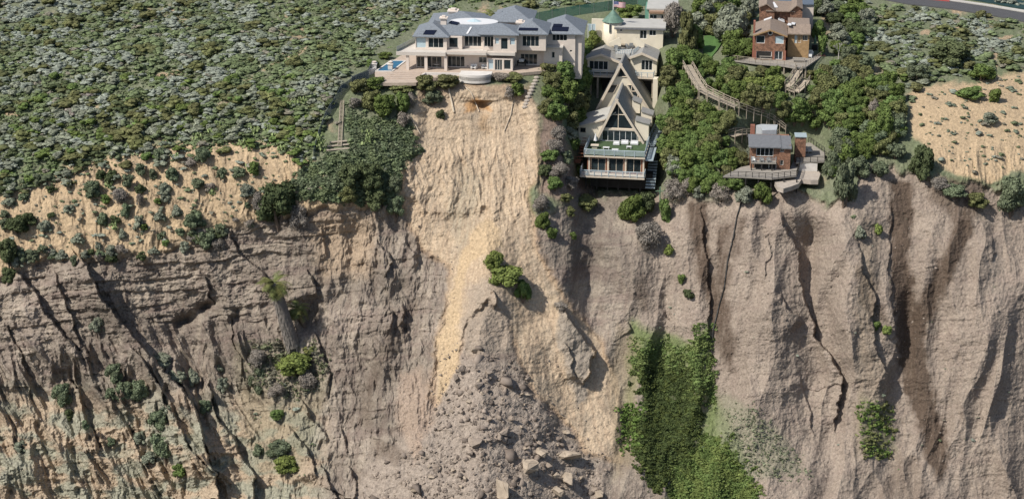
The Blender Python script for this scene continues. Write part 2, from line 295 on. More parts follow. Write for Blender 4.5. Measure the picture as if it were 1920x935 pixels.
# ------------------------------------------------ materials
def nodes(name):
    m=bpy.data.materials.new(name); m.use_nodes=True; t=m.node_tree; return m,t,t.nodes['Principled BSDF']
def N(t,ty,**k):
    n=t.nodes.new(ty)
    for a,b in k.items(): setattr(n,a,b)
    return n
def terrain_mat():
    m,t,b=nodes('earth'); b.inputs['Roughness'].default_value=.95; b.inputs['Specular IOR Level'].default_value=.1
    at=N(t,'ShaderNodeAttribute',attribute_name='Col'); tc=N(t,'ShaderNodeTexCoord')
    n1=N(t,'ShaderNodeTexNoise'); n1.inputs['Scale'].default_value=2.2; n1.inputs['Detail'].default_value=6; n1.inputs['Roughness'].default_value=.7
    v=N(t,'ShaderNodeTexVoronoi'); v.inputs['Scale'].default_value=2.6; v.inputs['Randomness'].default_value=1
    for x in (n1,v): t.links.new(tc.outputs['Object'],x.inputs['Vector'])
    mr=N(t,'ShaderNodeMapRange'); mr.inputs[1].default_value=.3; mr.inputs[2].default_value=.7; mr.inputs[3].default_value=.72; mr.inputs[4].default_value=1.28
    t.links.new(n1.outputs['Fac'],mr.inputs[0])
    # pale pebbles
    mp=N(t,'ShaderNodeMapRange'); mp.inputs[1].default_value=.10; mp.inputs[2].default_value=.16; mp.inputs[3].default_value=1.25; mp.inputs[4].default_value=1
    t.links.new(v.outputs['Distance'],mp.inputs[0])
    mu=N(t,'ShaderNodeMath',operation='MULTIPLY'); t.links.new(mr.outputs[0],mu.inputs[0]); t.links.new(mp.outputs[0],mu.inputs[1])
    vm=N(t,'ShaderNodeVectorMath',operation='SCALE'); t.links.new(at.outputs['Color'],vm.inputs[0]); t.links.new(mu.outputs[0],vm.inputs['Scale'])
    t.links.new(vm.outputs[0],b.inputs['Base Color'])
    v2=N(t,'ShaderNodeTexVoronoi'); v2.inputs['Scale'].default_value=1.1; v2.inputs['Randomness'].default_value=1; t.links.new(tc.outputs['Object'],v2.inputs['Vector'])
    b2=N(t,'ShaderNodeBump'); b2.inputs['Strength'].default_value=.35; b2.inputs['Distance'].default_value=.4; t.links.new(v2.outputs['Distance'],b2.inputs['Height'])
    bu=N(t,'ShaderNodeBump'); t.links.new(b2.outputs[0],bu.inputs['Normal']); bu.inputs['Strength'].default_value=.45; bu.inputs['Distance'].default_value=.35
    t.links.new(n1.outputs['Fac'],bu.inputs['Height']); t.links.new(bu.outputs[0],b.inputs['Normal'])
    return m
EARTH=terrain_mat()
X_,Y_,Z_=P(PX,PY,YG)
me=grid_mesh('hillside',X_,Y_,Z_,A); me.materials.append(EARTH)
go=bpy.data.objects.new('hillside',me); COL.objects.link(go); go['kind']='structure'
# ------------------------------------------------ mesh building helpers
LOC={}
class MB:
    def __init__(s): s.V=[];s.Fc=[];s.M=[]
    def poly(s,pts,mi=0):
        n=len(s.V); s.V+= [tuple(p) for p in pts]; s.Fc.append(tuple(range(n,n+len(pts)))); s.M.append(mi)
    def prism(s,A,B,mi=0):
        """closed solid between two equally long loops"""
        n=len(s.V);k=len(A); s.V+=[tuple(p) for p in A]+[tuple(p) for p in B]
        s.Fc.append(tuple(range(n,n+k))); s.Fc.append(tuple(range(n+2*k-1,n+k-1,-1)))
        for i in range(k): s.Fc.append((n+i,n+k+i,n+k+(i+1)%k,n+(i+1)%k))
        s.M+=[mi]*(k+2)
    def tube(s,a,b,r,r2=None,k=6,mi=0):
        a=Vector(a);b=Vector(b);d=(b-a)
        if d.length<1e-6: return
        q=d.to_track_quat('Z','Y'); r2=r if r2 is None else r2
        f=lambda p,rr:[tuple(p+q@Vector((math.cos(i*2*math.pi/k)*rr,math.sin(i*2*math.pi/k)*rr,0))) for i in range(k)]
        s.prism(f(a,r),f(b,r2),mi)
    def add(s,V,Fc,mi=0):
        n=len(s.V); s.V+=[tuple(v) for v in V]; s.Fc+=[tuple(i+n for i in f) for f in Fc]; s.M+=[mi]*len(Fc)
def tag(o,label=None,cat=None,group=None,kind=None):
    for k,v in (('label',label),('category',cat),('group',group),('kind',kind)):
        if v: o[k]=v
    return o
def build(name,mb,mats,parent=None,smooth=False,loc=None):
    if not mb.V: return None
    me=bpy.data.meshes.new(name)
    if parent is not None: L=LOC[parent]
    elif loc is not None: L=Vector(loc)
    else:
        v=np.array(mb.V); L=Vector(((v[:,0].min()+v[:,0].max())/2,(v[:,1].min()+v[:,1].max())/2,v[:,2].min()))
    me.from_pydata([(x-L[0],y-L[1],z-L[2]) for x,y,z in mb.V],[],mb.Fc)
    for m in (mats if isinstance(mats,(list,tuple)) else [mats]): me.materials.append(m)
    if any(mb.M): me.polygons.foreach_set('material_index',mb.M)
    if smooth: me.polygons.foreach_set('use_smooth',[True]*len(me.polygons))
    import bmesh
    b=bmesh.new(); b.from_mesh(me); bmesh.ops.recalc_face_normals(b,faces=b.faces); b.to_mesh(me); b.free()
    o=bpy.data.objects.new(name,me); COL.objects.link(o); LOC[o]=L
    if parent is not None: o.parent=parent
    else: o.location=L
    return o
def root(name,label,cat,loc,group=None):
    o=bpy.data.objects.new(name,None); COL.objects.link(o); o.location=loc; LOC[o]=Vector(loc); o.empty_display_size=.5
    return tag(o,label,cat,group)
class Fr:
    def __init__(s,px,py,z,a):
        k=(z-H)/ray(px,py)[2]; s.O=np.array([ray(px,py)[0]*k,ray(px,py)[1]*k]); a=R_(a); s.a=a
        s.ex=np.array([math.cos(a),-math.sin(a)]); s.ev=np.array([math.sin(a),math.cos(a)])
    def W(s,u,v,z): p=s.O+u*s.ex+v*s.ev; return (p[0],p[1],z)
    def t(s,px,py,v):
        a,dy,dz=ray(px,py); D=np.array([float(a),float(dy)]); k=(v+s.O@s.ev)/(D@s.ev); return float((k*D-s.O)@s.ex),float(H+k*dz)
    def g(s,px,py,z):
        a,dy,dz=ray(px,py); k=(z-H)/dz; p=np.array([a*k,dy*k])-s.O; return float(p@s.ex),float(p@s.ev)
    def slope(s,px,py,ve,ze,sl,dz0=0):
        """world point where the ray meets the roof slope z=ze+sl*(v-ve)"""
        a,dy,dz=ray(px,py); D=np.array([float(a),float(dy)]); A=D@s.ev; k=(ze-H+sl*(-(s.O@s.ev)-ve))/(dz-sl*A)
        return (D[0]*k,D[1]*k,H+float(dz)*k+dz0)
    def box(s,mb,u0,u1,v0,v1,z0,z1,mi=0):
        mb.prism([s.W(u0,v0,z0),s.W(u1,v0,z0),s.W(u1,v1,z0),s.W(u0,v1,z0)],[s.W(u0,v0,z1),s.W(u1,v0,z1),s.W(u1,v1,z1),s.W(u0,v1,z1)],mi)
    def extr(s,mb,pts,v0,v1,mi=0):
        mb.prism([s.W(u,v0,z) for u,z in pts],[s.W(u,v1,z) for u,z in pts],mi)
    def strip(s,mb,pts,w,v0,v1,mi=0):
        """slab of vertical thickness w under a polyline of (u,z), from v0 to v1"""
        for (a,b),(c,d) in zip(pts[:-1],pts[1:]): s.extr(mb,[(a,b),(c,d),(c,d-w),(a,b-w)],v0,v1,mi)
    def facade(s,mb,u0,u1,z0,z1,v,dep,holes,rec=.22,mi=0):
        us=sorted({u0,u1}|{min(max(h[i],u0),u1) for h in holes for i in (0,1)}); zs=sorted({z0,z1}|{min(max(h[i],z0),z1) for h in holes for i in (2,3)})
        for a,b in zip(us[:-1],us[1:]):
            for c,d in zip(zs[:-1],zs[1:]):
                um,zm=(a+b)/2,(c+d)/2
                if any(h[0]<um<h[1] and h[2]<zm<h[3] for h in holes): continue
                mb.poly([s.W(a,v,c),s.W(b,v,c),s.W(b,v,d),s.W(a,v,d)],mi)
        for h in holes:
            a,b,c,d=max(h[0],u0),min(h[1],u1),max(h[2],z0),min(h[3],z1); r=v+rec
            for p,q in (((a,c),(b,c)),((b,c),(b,d)),((b,d),(a,d)),((a,d),(a,c))):
                mb.poly([s.W(p[0],v,p[1]),s.W(q[0],v,q[1]),s.W(q[0],r,q[1]),s.W(p[0],r,p[1])],mi)
            mb.poly([s.W(a,r,c),s.W(b,r,c),s.W(b,r,d),s.W(a,r,d)],mi)
        e=v+dep
        mb.poly([s.W(u0,v,z0),s.W(u0,e,z0),s.W(u0,e,z1),s.W(u0,v,z1)],mi); mb.poly([s.W(u1,v,z0),s.W(u1,e,z0),s.W(u1,e,z1),s.W(u1,v,z1)],mi)
        mb.poly([s.W(u0,e,z0),s.W(u1,e,z0),s.W(u1,e,z1),s.W(u0,e,z1)],mi); mb.poly([s.W(u0,v,z1),s.W(u1,v,z1),s.W(u1,e,z1),s.W(u0,e,z1)],mi)
    def window(s,par,u0,u1,z0,z1,v,n,fm,gm,name='window',rec=.22,fw=.09,hb=()):
        f=MB(); a=v+rec-.12; b=v+rec-.02
        s.box(f,u0,u1,a,b,z0,z0+fw);s.box(f,u0,u1,a,b,z1-fw,z1);s.box(f,u0,u0+fw,a,b,z0+fw,z1-fw);s.box(f,u1-fw,u1,a,b,z0+fw,z1-fw)
        for i in range(1,n): c=u0+(u1-u0)*i/n; s.box(f,c-fw/2,c+fw/2,a,b,z0+fw,z1-fw)
        for h in hb: c=z0+(z1-z0)*h; s.box(f,u0+fw,u1-fw,a+.004,b-.004,c-.03,c+.03)
        o=build(name,f,fm,par); g=MB(); s.box(g,u0+.02,u1-.02,b-.05,b-.03,z0+.02,z1-.02); build('pane',g,gm,o); return o
    def rail(s,mb,pts,z,h=1.0,step=1.5,r=.04,mid=2,zs=None):
        """railing over (u,v) points; returns via mb"""
        for i,((a,b),(c,d)) in enumerate(zip(pts[:-1],pts[1:])):
            za=z if zs is None else zs[i]; zb=z if zs is None else zs[i+1]
            L=math.hypot(c-a,d-b); n=max(1,round(L/step))
            for k in range(n+1):
                t=k/n; p=(a+(c-a)*t,b+(d-b)*t); zz=za+(zb-za)*t; mb.tube(s.W(*p,zz),s.W(*p,zz+h),r,k=4)
            for m in range(mid+1): hh=h-m*h/(mid+1)*.95; mb.tube(s.W(a,b,za+hh),s.W(c,d,zb+hh),r if m==0 else r*.55,k=4)
def hip(fr,mb,u0,u1,v0,v1,z,h,ov=.5,cut=None):
    u0-=ov;u1+=ov;v0-=ov;v1+=ov; U0,V0=u1-u0,v1-v0; m=min(U0,V0)/2
    k=m if cut is None else min(cut,m*.98)
    a=[fr.W(u0,v0,z),fr.W(u1,v0,z),fr.W(u1,v1,z),fr.W(u0,v1,z)]
    lo=[(p[0],p[1],z-.18) for p in a]
    e=1e-3
    b=[fr.W(u0+k,v0+k,z+h),fr.W(u1-k,v0+k,z+h),fr.W(u1-k,v1-k,z+h),fr.W(u0+k,v1-k,z+h)]
    for i in range(4):
        j=(i+1)%4; mb.poly([lo[i],lo[j],a[j],a[i]]); mb.poly([a[i],a[j],b[j],b[i]])
    mb.poly(lo[::-1]); mb.poly(b)
    return h/k  # slope
# ------------------------------------------------ materials
def mat(name,col,rough=.8,ns=3.0,amt=.18,spec=.3,metal=0,bump=.0,wave=None,ang=0,col2=None):
    m,t,b=nodes(name); b.inputs['Roughness'].default_value=rough; b.inputs['Specular IOR Level'].default_value=spec; b.inputs['Metallic'].default_value=metal
    tc=N(t,'ShaderNodeTexCoord'); n=N(t,'ShaderNodeTexNoise'); n.inputs['Scale'].default_value=ns; n.inputs['Detail'].default_value=5; n.inputs['Roughness'].default_value=.65
    t.links.new(tc.outputs['Object'],n.inputs['Vector'])
    mr=N(t,'ShaderNodeMapRange'); mr.inputs[1].default_value=.3; mr.inputs[2].default_value=.7; mr.inputs[3].default_value=1-amt; mr.inputs[4].default_value=1+amt; t.links.new(n.outputs['Fac'],mr.inputs[0])
    fac=mr.outputs[0]
    if wave:
        mp=N(t,'ShaderNodeMapping'); mp.inputs['Rotation'].default_value=(0,0,ang); t.links.new(tc.outputs['Object'],mp.inputs['Vector'])
        wv=N(t,'ShaderNodeTexWave',bands_direction=wave[0]); wv.inputs['Scale'].default_value=wave[1]; wv.inputs['Distortion'].default_value=wave[3] if len(wave)>3 else 0; t.links.new(mp.outputs[0],wv.inputs['Vector'])
        w2=N(t,'ShaderNodeMapRange'); w2.inputs[3].default_value=1-wave[2]; w2.inputs[4].default_value=1+wave[2]*.4; t.links.new(wv.outputs['Fac'],w2.inputs[0])
        mu=N(t,'ShaderNodeMath',operation='MULTIPLY'); t.links.new(fac,mu.inputs[0]); t.links.new(w2.outputs[0],mu.inputs[1]); fac=mu.outputs[0]
    v=N(t,'ShaderNodeVectorMath',operation='SCALE'); v.inputs[0].default_value=col; t.links.new(fac,v.inputs['Scale'])
    out=v.outputs[0]
    if col2:
        n2=N(t,'ShaderNodeTexNoise'); n2.inputs['Scale'].default_value=ns*.35; t.links.new(tc.outputs['Object'],n2.inputs['Vector'])
        r2=N(t,'ShaderNodeMapRange'); r2.inputs[1].default_value=.45; r2.inputs[2].default_value=.6; t.links.new(n2.outputs['Fac'],r2.inputs[0])
        mx=N(t,'ShaderNodeMix',data_type='RGBA'); t.links.new(r2.outputs[0],mx.inputs[0]); t.links.new(out,mx.inputs[6]); mx.inputs[7].default_value=(*col2,1); out=mx.outputs[2]
    t.links.new(out,b.inputs['Base Color'])
    if bump:
        bu=N(t,'ShaderNodeBump'); bu.inputs['Strength'].default_value=bump; bu.inputs['Distance'].default_value=.1; t.links.new(n.outputs['Fac'],bu.inputs['Height']); t.links.new(bu.outputs[0],b.inputs['Normal'])
    return m
def shingle(name,c1,c2,sc_=1.0,ang=0,mort=(.04,.03,.025)):
    m,t,b=nodes(name); b.inputs['Roughness'].default_value=.9
    tc=N(t,'ShaderNodeTexCoord'); mp=N(t,'ShaderNodeMapping'); mp.inputs['Rotation'].default_value=(0,0,ang)
    t.links.new(tc.outputs['Object'],mp.inputs['Vector'])
    sp=N(t,'ShaderNodeSeparateXYZ'); t.links.new(mp.outputs[0],sp.inputs[0]); ad=N(t,'ShaderNodeMath',operation='ADD'); t.links.new(sp.outputs[0],ad.inputs[0]); t.links.new(sp.outputs[1],ad.inputs[1])
    cb=N(t,'ShaderNodeCombineXYZ'); t.links.new(ad.outputs[0],cb.inputs[0]); t.links.new(sp.outputs[2],cb.inputs[1])
    br=N(t,'ShaderNodeTexBrick'); br.inputs['Scale'].default_value=sc_; br.inputs['Color1'].default_value=(*c1,1); br.inputs['Color2'].default_value=(*c2,1); br.inputs['Mortar'].default_value=(*mort,1)
    br.inputs['Mortar Size'].default_value=.02; br.inputs['Brick Width'].default_value=.35; br.inputs['Row Height'].default_value=.28; br.inputs['Bias'].default_value=-.1
    t.links.new(cb.outputs[0],br.inputs['Vector'])
    n=N(t,'ShaderNodeTexNoise'); n.inputs['Scale'].default_value=2; n.inputs['Detail'].default_value=6; t.links.new(tc.outputs['Object'],n.inputs['Vector'])
    mr=N(t,'ShaderNodeMapRange'); mr.inputs[1].default_value=.3; mr.inputs[2].default_value=.7; mr.inputs[3].default_value=.6; mr.inputs[4].default_value=1.45; t.links.new(n.outputs['Fac'],mr.inputs[0])
    v=N(t,'ShaderNodeVectorMath',operation='SCALE'); t.links.new(br.outputs['Color'],v.inputs[0]); t.links.new(mr.outputs[0],v.inputs['Scale']); t.links.new(v.outputs[0],b.inputs['Base Color'])
    return m
M=dict(
 stucco=mat('blush_stucco',(.64,.56,.49),.9,.8,.08), slate=mat('slate_roof',(.185,.205,.23),.75,3,.28,bump=.3,wave=('Z',9,.25)), white=mat('white_membrane',(.62,.62,.62),.6,1,.06),
 solar=mat('solar_glass',(.008,.01,.022),.15,2,.1,.5), glass=mat('window_glass',(.02,.03,.035),.12,.35,.7,.6), shade=mat('pale_blind',(.42,.52,.56),.5,1,.1), wframe=mat('pale_frame',(.52,.50,.46),.6,1,.05),
 paver=mat('patio_paving',(.44,.355,.285),.85,1.2,.12,wave=('Y',1.6,.12)), deckp=mat('roof_terrace',(.52,.48,.43),.85,.6,.08), white_w=mat('white_rendered_wall',(.60,.57,.53),.85,.7,.1),
 cream=mat('cream_stucco',(.70,.63,.50),.85,.7,.07), board=mat('cream_board',(.58,.50,.40),.8,1,.06), groof=mat('grey_roof',(.29,.285,.27),.85,1.5,.15,wave=('Y',1.5,.25),ang=R_(10)), groof2=mat('grey_flat_roof',(.40,.39,.36),.9,.6,.10),
 rail=mat('blue_grey_paint',(.33,.39,.42),.55,1,.1), turf=mat('green_turf',(.06,.095,.045),.95,2,.2), brick=mat('red_brown_brick',(.20,.085,.05),.9,3,.3,wave=('Z',4,.2)), dark=mat('dark_timber_void_shade',(.03,.028,.026),.9,1,.3),  # dark: real dark timber, also near-black standing in for shade in voids and openings
 copper=mat('green_copper',(.12,.20,.155),.6,1.5,.28,wave=('X',2.2,.15)), wood=mat('weathered_timber',(.34,.29,.225),.9,2,.2), wood2=mat('grey_deck_boards',(.30,.275,.24),.9,2,.15,wave=('X',2.0,.2)), brownroof=mat('brown_shingle_roof',(.25,.195,.155),.9,2.5,.25,wave=('Y',2.4,.2)),
 greyroof=mat('charcoal_roof',(.15,.155,.165),.85,2,.15,wave=('Y',3,.12)), wframe2=mat('white_paint',(.72,.72,.70),.5,1,.04), redwall=shingle('red_brown_shingles',(.30,.155,.095),(.19,.10,.062),1.2), tanwood=mat('tan_timber_wall',(.36,.235,.12),.85,1.5,.25,wave=('X',2,.3)),
 teal=mat('blue_water',(.012,.105,.19),.06,.8,.25,.5), asphalt=mat('asphalt',(.075,.075,.078),.9,1,.12), kerb=mat('pale_concrete',(.42,.40,.36),.9,.8,.12), redk=mat('red_kerb_paint',(.35,.07,.06),.8,1,.1), mesh=mat('green_windscreen_mesh',(.07,.17,.13),.8,1.5,.25), metal=mat('galvanised_metal',(.30,.31,.31),.5,2,.15,metal=.3),
 bamboo=mat('black_pipe',(.025,.025,.025),.6,1,.1), pipe=mat('pale_plastic_pipe',(.50,.42,.32),.6,1,.12), concrete=mat('cracked_concrete',(.38,.33,.28),.95,1.2,.18,bump=.3), green_w=mat('faded_green_wall',(.12,.26,.20),.8,1,.15),
 red=mat('flag_red',(.42,.03,.04),.8,1,.05), blue=mat('flag_blue',(.03,.05,.20),.8,1,.05), wht=mat('flag_white',(.75,.75,.75),.8,1,.03), bluef=mat('blue_fabric',(.05,.38,.55),.8,1,.1), greenf=mat('green_fabric',(.13,.22,.14),.9,1,.15), plant=mat('planter_leaves',(.06,.12,.03),.9,5,.4),
 brickr=mat('chimney_brick',(.30,.13,.09),.9,3,.25,wave=('Z',3,.25)), brown=mat('brown_awning',(.28,.18,.12),.9,1,.1), lawn=mat('mown_lawn',(.07,.14,.04),.95,1,.2), channel=mat('dark_hedge_band',(.018,.045,.045),.7,1,.3))
def Z1(x,y): return 640+x/3.996, y/3.996
def Z2(x,y): return 1040+x/4.92, y/4.92
def Z3(x,y): return 1040+x/4.453, 170+y/4.453
def Z4(x,y): return 1270+x/5.194, y/5.194
def Z5(x,y): return 1270+x/4.675, 160+y/4.675
class Bld:
    def __init__(s,name,label,cat,fr,z,group=None): s.fr=fr; s.r=root(name,label,cat,fr.W(0,0,z),group); s.w=MB(); s.rf=MB(); s.Z=None
    def wins(s,v,L,fm,gm,rec=.22):
        hs=[]
        for q in L:
            x0,y0,x1,y1,n=q[:5]; g=q[5] if len(q)>5 else gm; nm=q[6] if len(q)>6 else 'window'
            u0,zt=s.fr.t(*s.Z(x0,(y0+y1)/2),v)[0],s.fr.t(*s.Z((x0+x1)/2,y0),v)[1]; u1,zb=s.fr.t(*s.Z(x1,(y0+y1)/2),v)[0],s.fr.t(*s.Z((x0+x1)/2,y1),v)[1]
            hs.append((u0,u1,zb,zt)); s.fr.window(s.r,u0,u1,zb,zt,v,n,fm,g,nm,rec)
        return hs
    def vol(s,x0,x1,yb,zb,yt,dep,L=(),fm=None,gm=None,down=0,v=None,mb=None):
        """wall block: pixel x-range, base row at height zb, top row"""
        xm=(x0+x1)/2
        if v is None: v=s.fr.g(*s.Z(xm,yb),zb)[1]
        u0=s.fr.t(*s.Z(x0,(yb+yt)/2),v)[0]; u1=s.fr.t(*s.Z(x1,(yb+yt)/2),v)[0]; zt=s.fr.t(*s.Z(xm,yt),v)[1]
        hs=s.wins(v,L,fm or M['wframe'],gm or M['glass'])
        s.fr.facade(mb or s.w,u0,u1,zb-down,zt,v,dep,hs)
        return u0,u1,v,zb,zt
    def done(s,wm,rm,wn='wall',rn='roof'):
        build(wn,s.w,wm,s.r); build(rn,s.rf,rm,s.r)
    def part(s,name,mb,m,parent=None,smooth=False): return build(name,mb,m,parent or s.r,smooth)
# ======================================================= the cream mansion
f=Fr(900,128,0,5.5); B=Bld('mansion','long two-storey blush stucco mansion with grey slate hip roofs beside the pool','mansion',f,0); B.Z=Z1
G0=0.15; S=4.0
a=B.vol(555,790,373,S,272,9,[(560,282,634,360,1,M['shade']),(652,286,766,360,3)])
b=B.vol(788,905,370,S,274,9,[(806,284,874,358,1)],v=a[2]+.9)
c=B.vol(903,1064,366,S,272,9,[(922,270,1050,350,4)],v=a[2]+2.0)
d_=B.vol(1060,1142,372,S,268,8,[(1070,274,1142,352,3)],v=a[2]+.7)
e=B.vol(1138,1312,378,S,260,8,[(1152,284,1182,332,1,M['shade']),(1196,286,1248,372,1,M['glass'],'door'),(1264,284,1302,338,1,M['shade'])],v=a[2]-.6)
g=B.vol(1308,1532,368,S,252,9,[(1356,270,1482,350,4)],v=a[2]+1.2)
# lower storey
lp=B.vol(560,790,508,G0,395,9,[(565,424,625,504,2,M['glass'],'door'),(640,424,752,506,3)])
lb=B.vol(778,1092,508,G0,400,10,[(796,422,924,502,4),(1030,428,1090,472,2),(942,490,954,502,1)])
bay=B.vol(1090,1284,530,G0,440,6,[(1100,446,1140,520,1,M['shade']),(1150,448,1206,528,3,M['glass'],'door'),(1218,450,1270,522,1)])
lr=B.vol(1284,1522,490,G0,372,8,[(1342,405,1468,484,4,M['glass'],'door')])
le=B.vol(1515,1655,478,G0,362,5,[(1576,390,1600,436,1)],v=lr[2]-.8)
wg=B.vol(1530,1752,480,G0,250,11,[(1580,258,1692,308,4),(1712,376,1730,392,1)],down=2,v=lr[2]+.9)
wh=B.vol(1750,1800,480,G0,254,11,[],down=3,v=lr[2]+1.4)
# slab over porch, roof terraces
sl_=MB(); v0=f.g(*Z1(600,392),S)[1]
uL=f.g(*Z1(412,385),S)[0]; uR=f.t(*Z1(780,395),v0)[0]
ub=uL+1.2
sl_.prism([f.W(uL,v0,S-.75),f.W(uR,v0,S-.75),f.W(uR,v0+9,S-.75),f.W(ub+3.5,v0+12.5,S-.75),f.W(ub+2.5,v0+12.5,S-.75)],[f.W(uL,v0,S-.02),f.W(uR,v0,S-.02),f.W(uR,v0+9,S-.02),f.W(ub+3.5,v0+12.5,S-.02),f.W(ub+2.5,v0+12.5,S-.02)])
u1b=bay[1]; f.box(sl_,uR,bay[0],v0+.6,a[2]+3,S-.5,S-.03); f.box(sl_,bay[0]-.3,bay[1]+.5,bay[2]-.35,a[2]+2,S-.62,S-.1); f.box(sl_,bay[1]+.5,lr[1]+.2,lr[2]-.4,lr[2]+2,S-.45,S-.05)
f.box(sl_,lr[1]-.8,le[1]+.15,le[2]-.2,le[2]+3,S+.15,S+.4)
build('terrace_slab',sl_,M['deckp'],B.r)
# low parapets and glass balustrade
pr=MB()
f.box(pr,uR,bay[0],v0+.6,v0+.78,S-.03,S+.32); build('parapet',pr,M['stucco'],B.r); pr=MB(); f.box(pr,bay[0]-.3,bay[1]+.5,bay[2]-.35,bay[2]-.15,S-.1,S+.12); build('parapet',pr,M['stucco'],B.r); pr=MB(); f.box(pr,bay[1]+.5,lr[1],lr[2]-.4,lr[2]-.2,S-.05,S+.35); build('parapet',pr,M['stucco'],B.r)
gb=MB(); gb.prism([f.W(uL+.1,v0+.1,S),f.W(uL+.15,v0+.1,S),f.W(ub+2.6,v0+12.3,S),f.W(ub+2.55,v0+12.3,S)],[f.W(uL+.1,v0+.1,S+1),f.W(uL+.15,v0+.1,S+1),f.W(ub+2.6,v0+12.3,S+1),f.W(ub+2.55,v0+12.3,S+1)])
build('glass_balustrade',gb,mat('balustrade_glass',(.25,.31,.29),.15,1,.1,.5),B.r)
for x in (484,622,770):
    cm=MB(); u=f.t(*Z1(x+12,440),v0+.5)[0]; f.box(cm,u-.3,u+.3,v0+.3,v0+.9,-.3,S-.75); build('column',cm,M['stucco'],B.r)
for i in range(6):
    cm=MB(); u=lb[0]+1.2+i*(lb[1]-lb[0]-2)/5
# roofs
E=a[4]
def hipv(x,dep=None,u0=None,u1=None,h=2.2,ov=.55,cut=None,dz=0): 
    return hip(f,B.rf,u0 if u0 is not None else x[0],u1 if u1 is not None else x[1],x[2],x[2]+(dep or 8),x[4]+dz,h,ov,cut)
s_a=hipv(a,9,h=2.0); s2=hipv((a[0]+.5,e[1],c[2]-.2,0,a[4]+.02),7,h=1.3); hipv(e,7,u0=d_[0]-.3,h=1.5,dz=.05); hipv(d_,6,h=1.2,dz=.02); s_g=hipv(g,9,h=1.9); s_w=hipv((wg[0],wh[1],wg[2],0,wg[4]),11,h=2.3)
rw=Z1
vb=f.g(*Z1(1275,190),wg[4]-.5)[1]; ru0=f.t(*Z1(1150,165),vb)[0]; ru1=f.t(*Z1(1420,165),vb)[0]
f.facade(B.w,ru0,ru1,-1,wg[4]+.3,vb,10,[]); hip(f,B.rf,ru0,ru1,vb,vb+10,wg[4]+.3,2.1,.5)
# long rear-left wing
f.facade(B.w,a[0]+1.5,a[0]+14,0,a[4],a[2]+8,12,[]); hip(f,B.rf,a[0]+1.5,a[0]+14,a[2]+8,a[2]+20,a[4]+.01,2.1,.5)
f.facade(B.w,a[0]+13,e[1]-2,0,a[4]-.3,c[2]+13,7,[]); hip(f,B.rf,a[0]+13,e[1]-2,c[2]+13,c[2]+20,a[4]-.2,1.4,.4)
B.done(M['stucco'],M['slate'])
# white flat roof with skylight, seam, solar panels
wf=MB(); zt=a[4]+1.25; cen=f.g(*Z1(985,184),zt); print('oval v',cen,c[2])
cen=(cen[0],max(cen[1],c[2]+6.2)); pts=[(cen[0]+5.0*math.cos(t),cen[1]+2.9*math.sin(t)) for t in np.linspace(0,2*math.pi,28,endpoint=False)]
wf.prism([f.W(u,v,zt-2) for u,v in pts],[f.W(u,v,zt+.12) for u,v in pts]); wr=build('flat_roof',wf,M['white'],B.r)
sk=MB(); k=[(cen[0]+1.6*math.cos(t),cen[1]+1.0*math.sin(t)) for t in np.linspace(0,2*math.pi,9)[:-1]]
apx=f.W(cen[0],cen[1],zt+.7)
for i in range(8): sk.poly([f.W(*k[i],zt+.13),f.W(*k[(i+1)%8],zt+.13),apx])
build('skylight',sk,M['shade'],wr)
def panel(B,Z,q,ve,ze,sl,m,name='solar_panel',par=None,th=.09,cols=0):
    A=[B.fr.slope(*Z(*p),ve,ze,sl,.05) for p in q]; mb=MB(); mb.prism(A,[(p[0],p[1],p[2]+th) for p in A]); return build(name,mb,m,par or B.r)
panel(B,Z1,[(612,262),(693,264),(715,232),(632,231)],a[2]-.55,a[4],s_a,M['solar'])
panel(B,Z1,[(800,180),(868,192),(886,174),(822,160)],c[2]-.75,a[4]+.02,s2,M['solar'])
panel(B,Z1,[(1326,232),(1470,234),(1474,216),(1334,213)],g[2]-.55,g[4],s_g,M['solar'])
panel(B,Z1,[(1574,236),(1698,238),(1704,208),(1580,206)],wg[2]-.55,wg[4],s_w,M['solar']); panel(B,Z1,[(1584,203),(1652,204),(1658,186),(1590,184)],wg[2]-.55,wg[4],s_w,M['solar'])
panel(B,Z1,[(935,258),(950,258),(980,208),(966,207)],c[2]-.75,a[4]+.02,s2,M['white'],'roof_seam')
# chimneys
for x,y0,y1,w_,dz in ((835,70,120,.9,0),(765,122,178,.6,0),(1340,155,198,.7,0)):
    v=a[2]+(14 if y0==70 else 5 if y0==122 else 7); cm=MB(); u,zb=f.t(*Z1(x,y1),v); _,zt2=f.t(*Z1(x,y0),v)
    f.box(cm,u-w_,u+w_,v,v+w_*2,zb-1.5,zt2-.6); f.box(cm,u-w_-.25,u+w_+.25,v-.25,v+w_*2+.25,zt2-.6,zt2-.35); f.box(cm,u-w_*.6,u+w_*.6,v+.2,v+w_*1.6,zt2-.35,zt2); build('chimney',cm,M['stucco'],B.r)
# patio
pt=MB(); Zq=[Z1(*q) for q in [(262,622),(560,620),(640,585),(900,575),(905,560),(1125,560),(1280,553),(1660,518),(1740,470),(1740,400),(640,370),(440,420),(250,545)]]
pp=[f.g(*q,G0-.02) for q in Zq]; pt.prism([f.W(u,v,-.5) for u,v in pp],[f.W(u,v,G0-.02) for u,v in pp]); tag(build('patio',pt,M['paver']),'wide tan paved terrace around the mansion front','terrace',kind='structure')
st=MB()
for i in range(4):
    y=540+i*14; q=[f.g(*Z1(x_,yy),G0) for x_,yy in ((390-i*22,y),(600-i*6,y+6),(598-i*6,y+12),(386-i*22,y+7))]
    st.prism([f.W(u,v,G0-.02) for u,v in q],[f.W(u,v,G0+.08) for u,v in q])
tag(build('terrace_step',st,M['paver']),'shallow paved steps across the terrace beside the pool','steps')
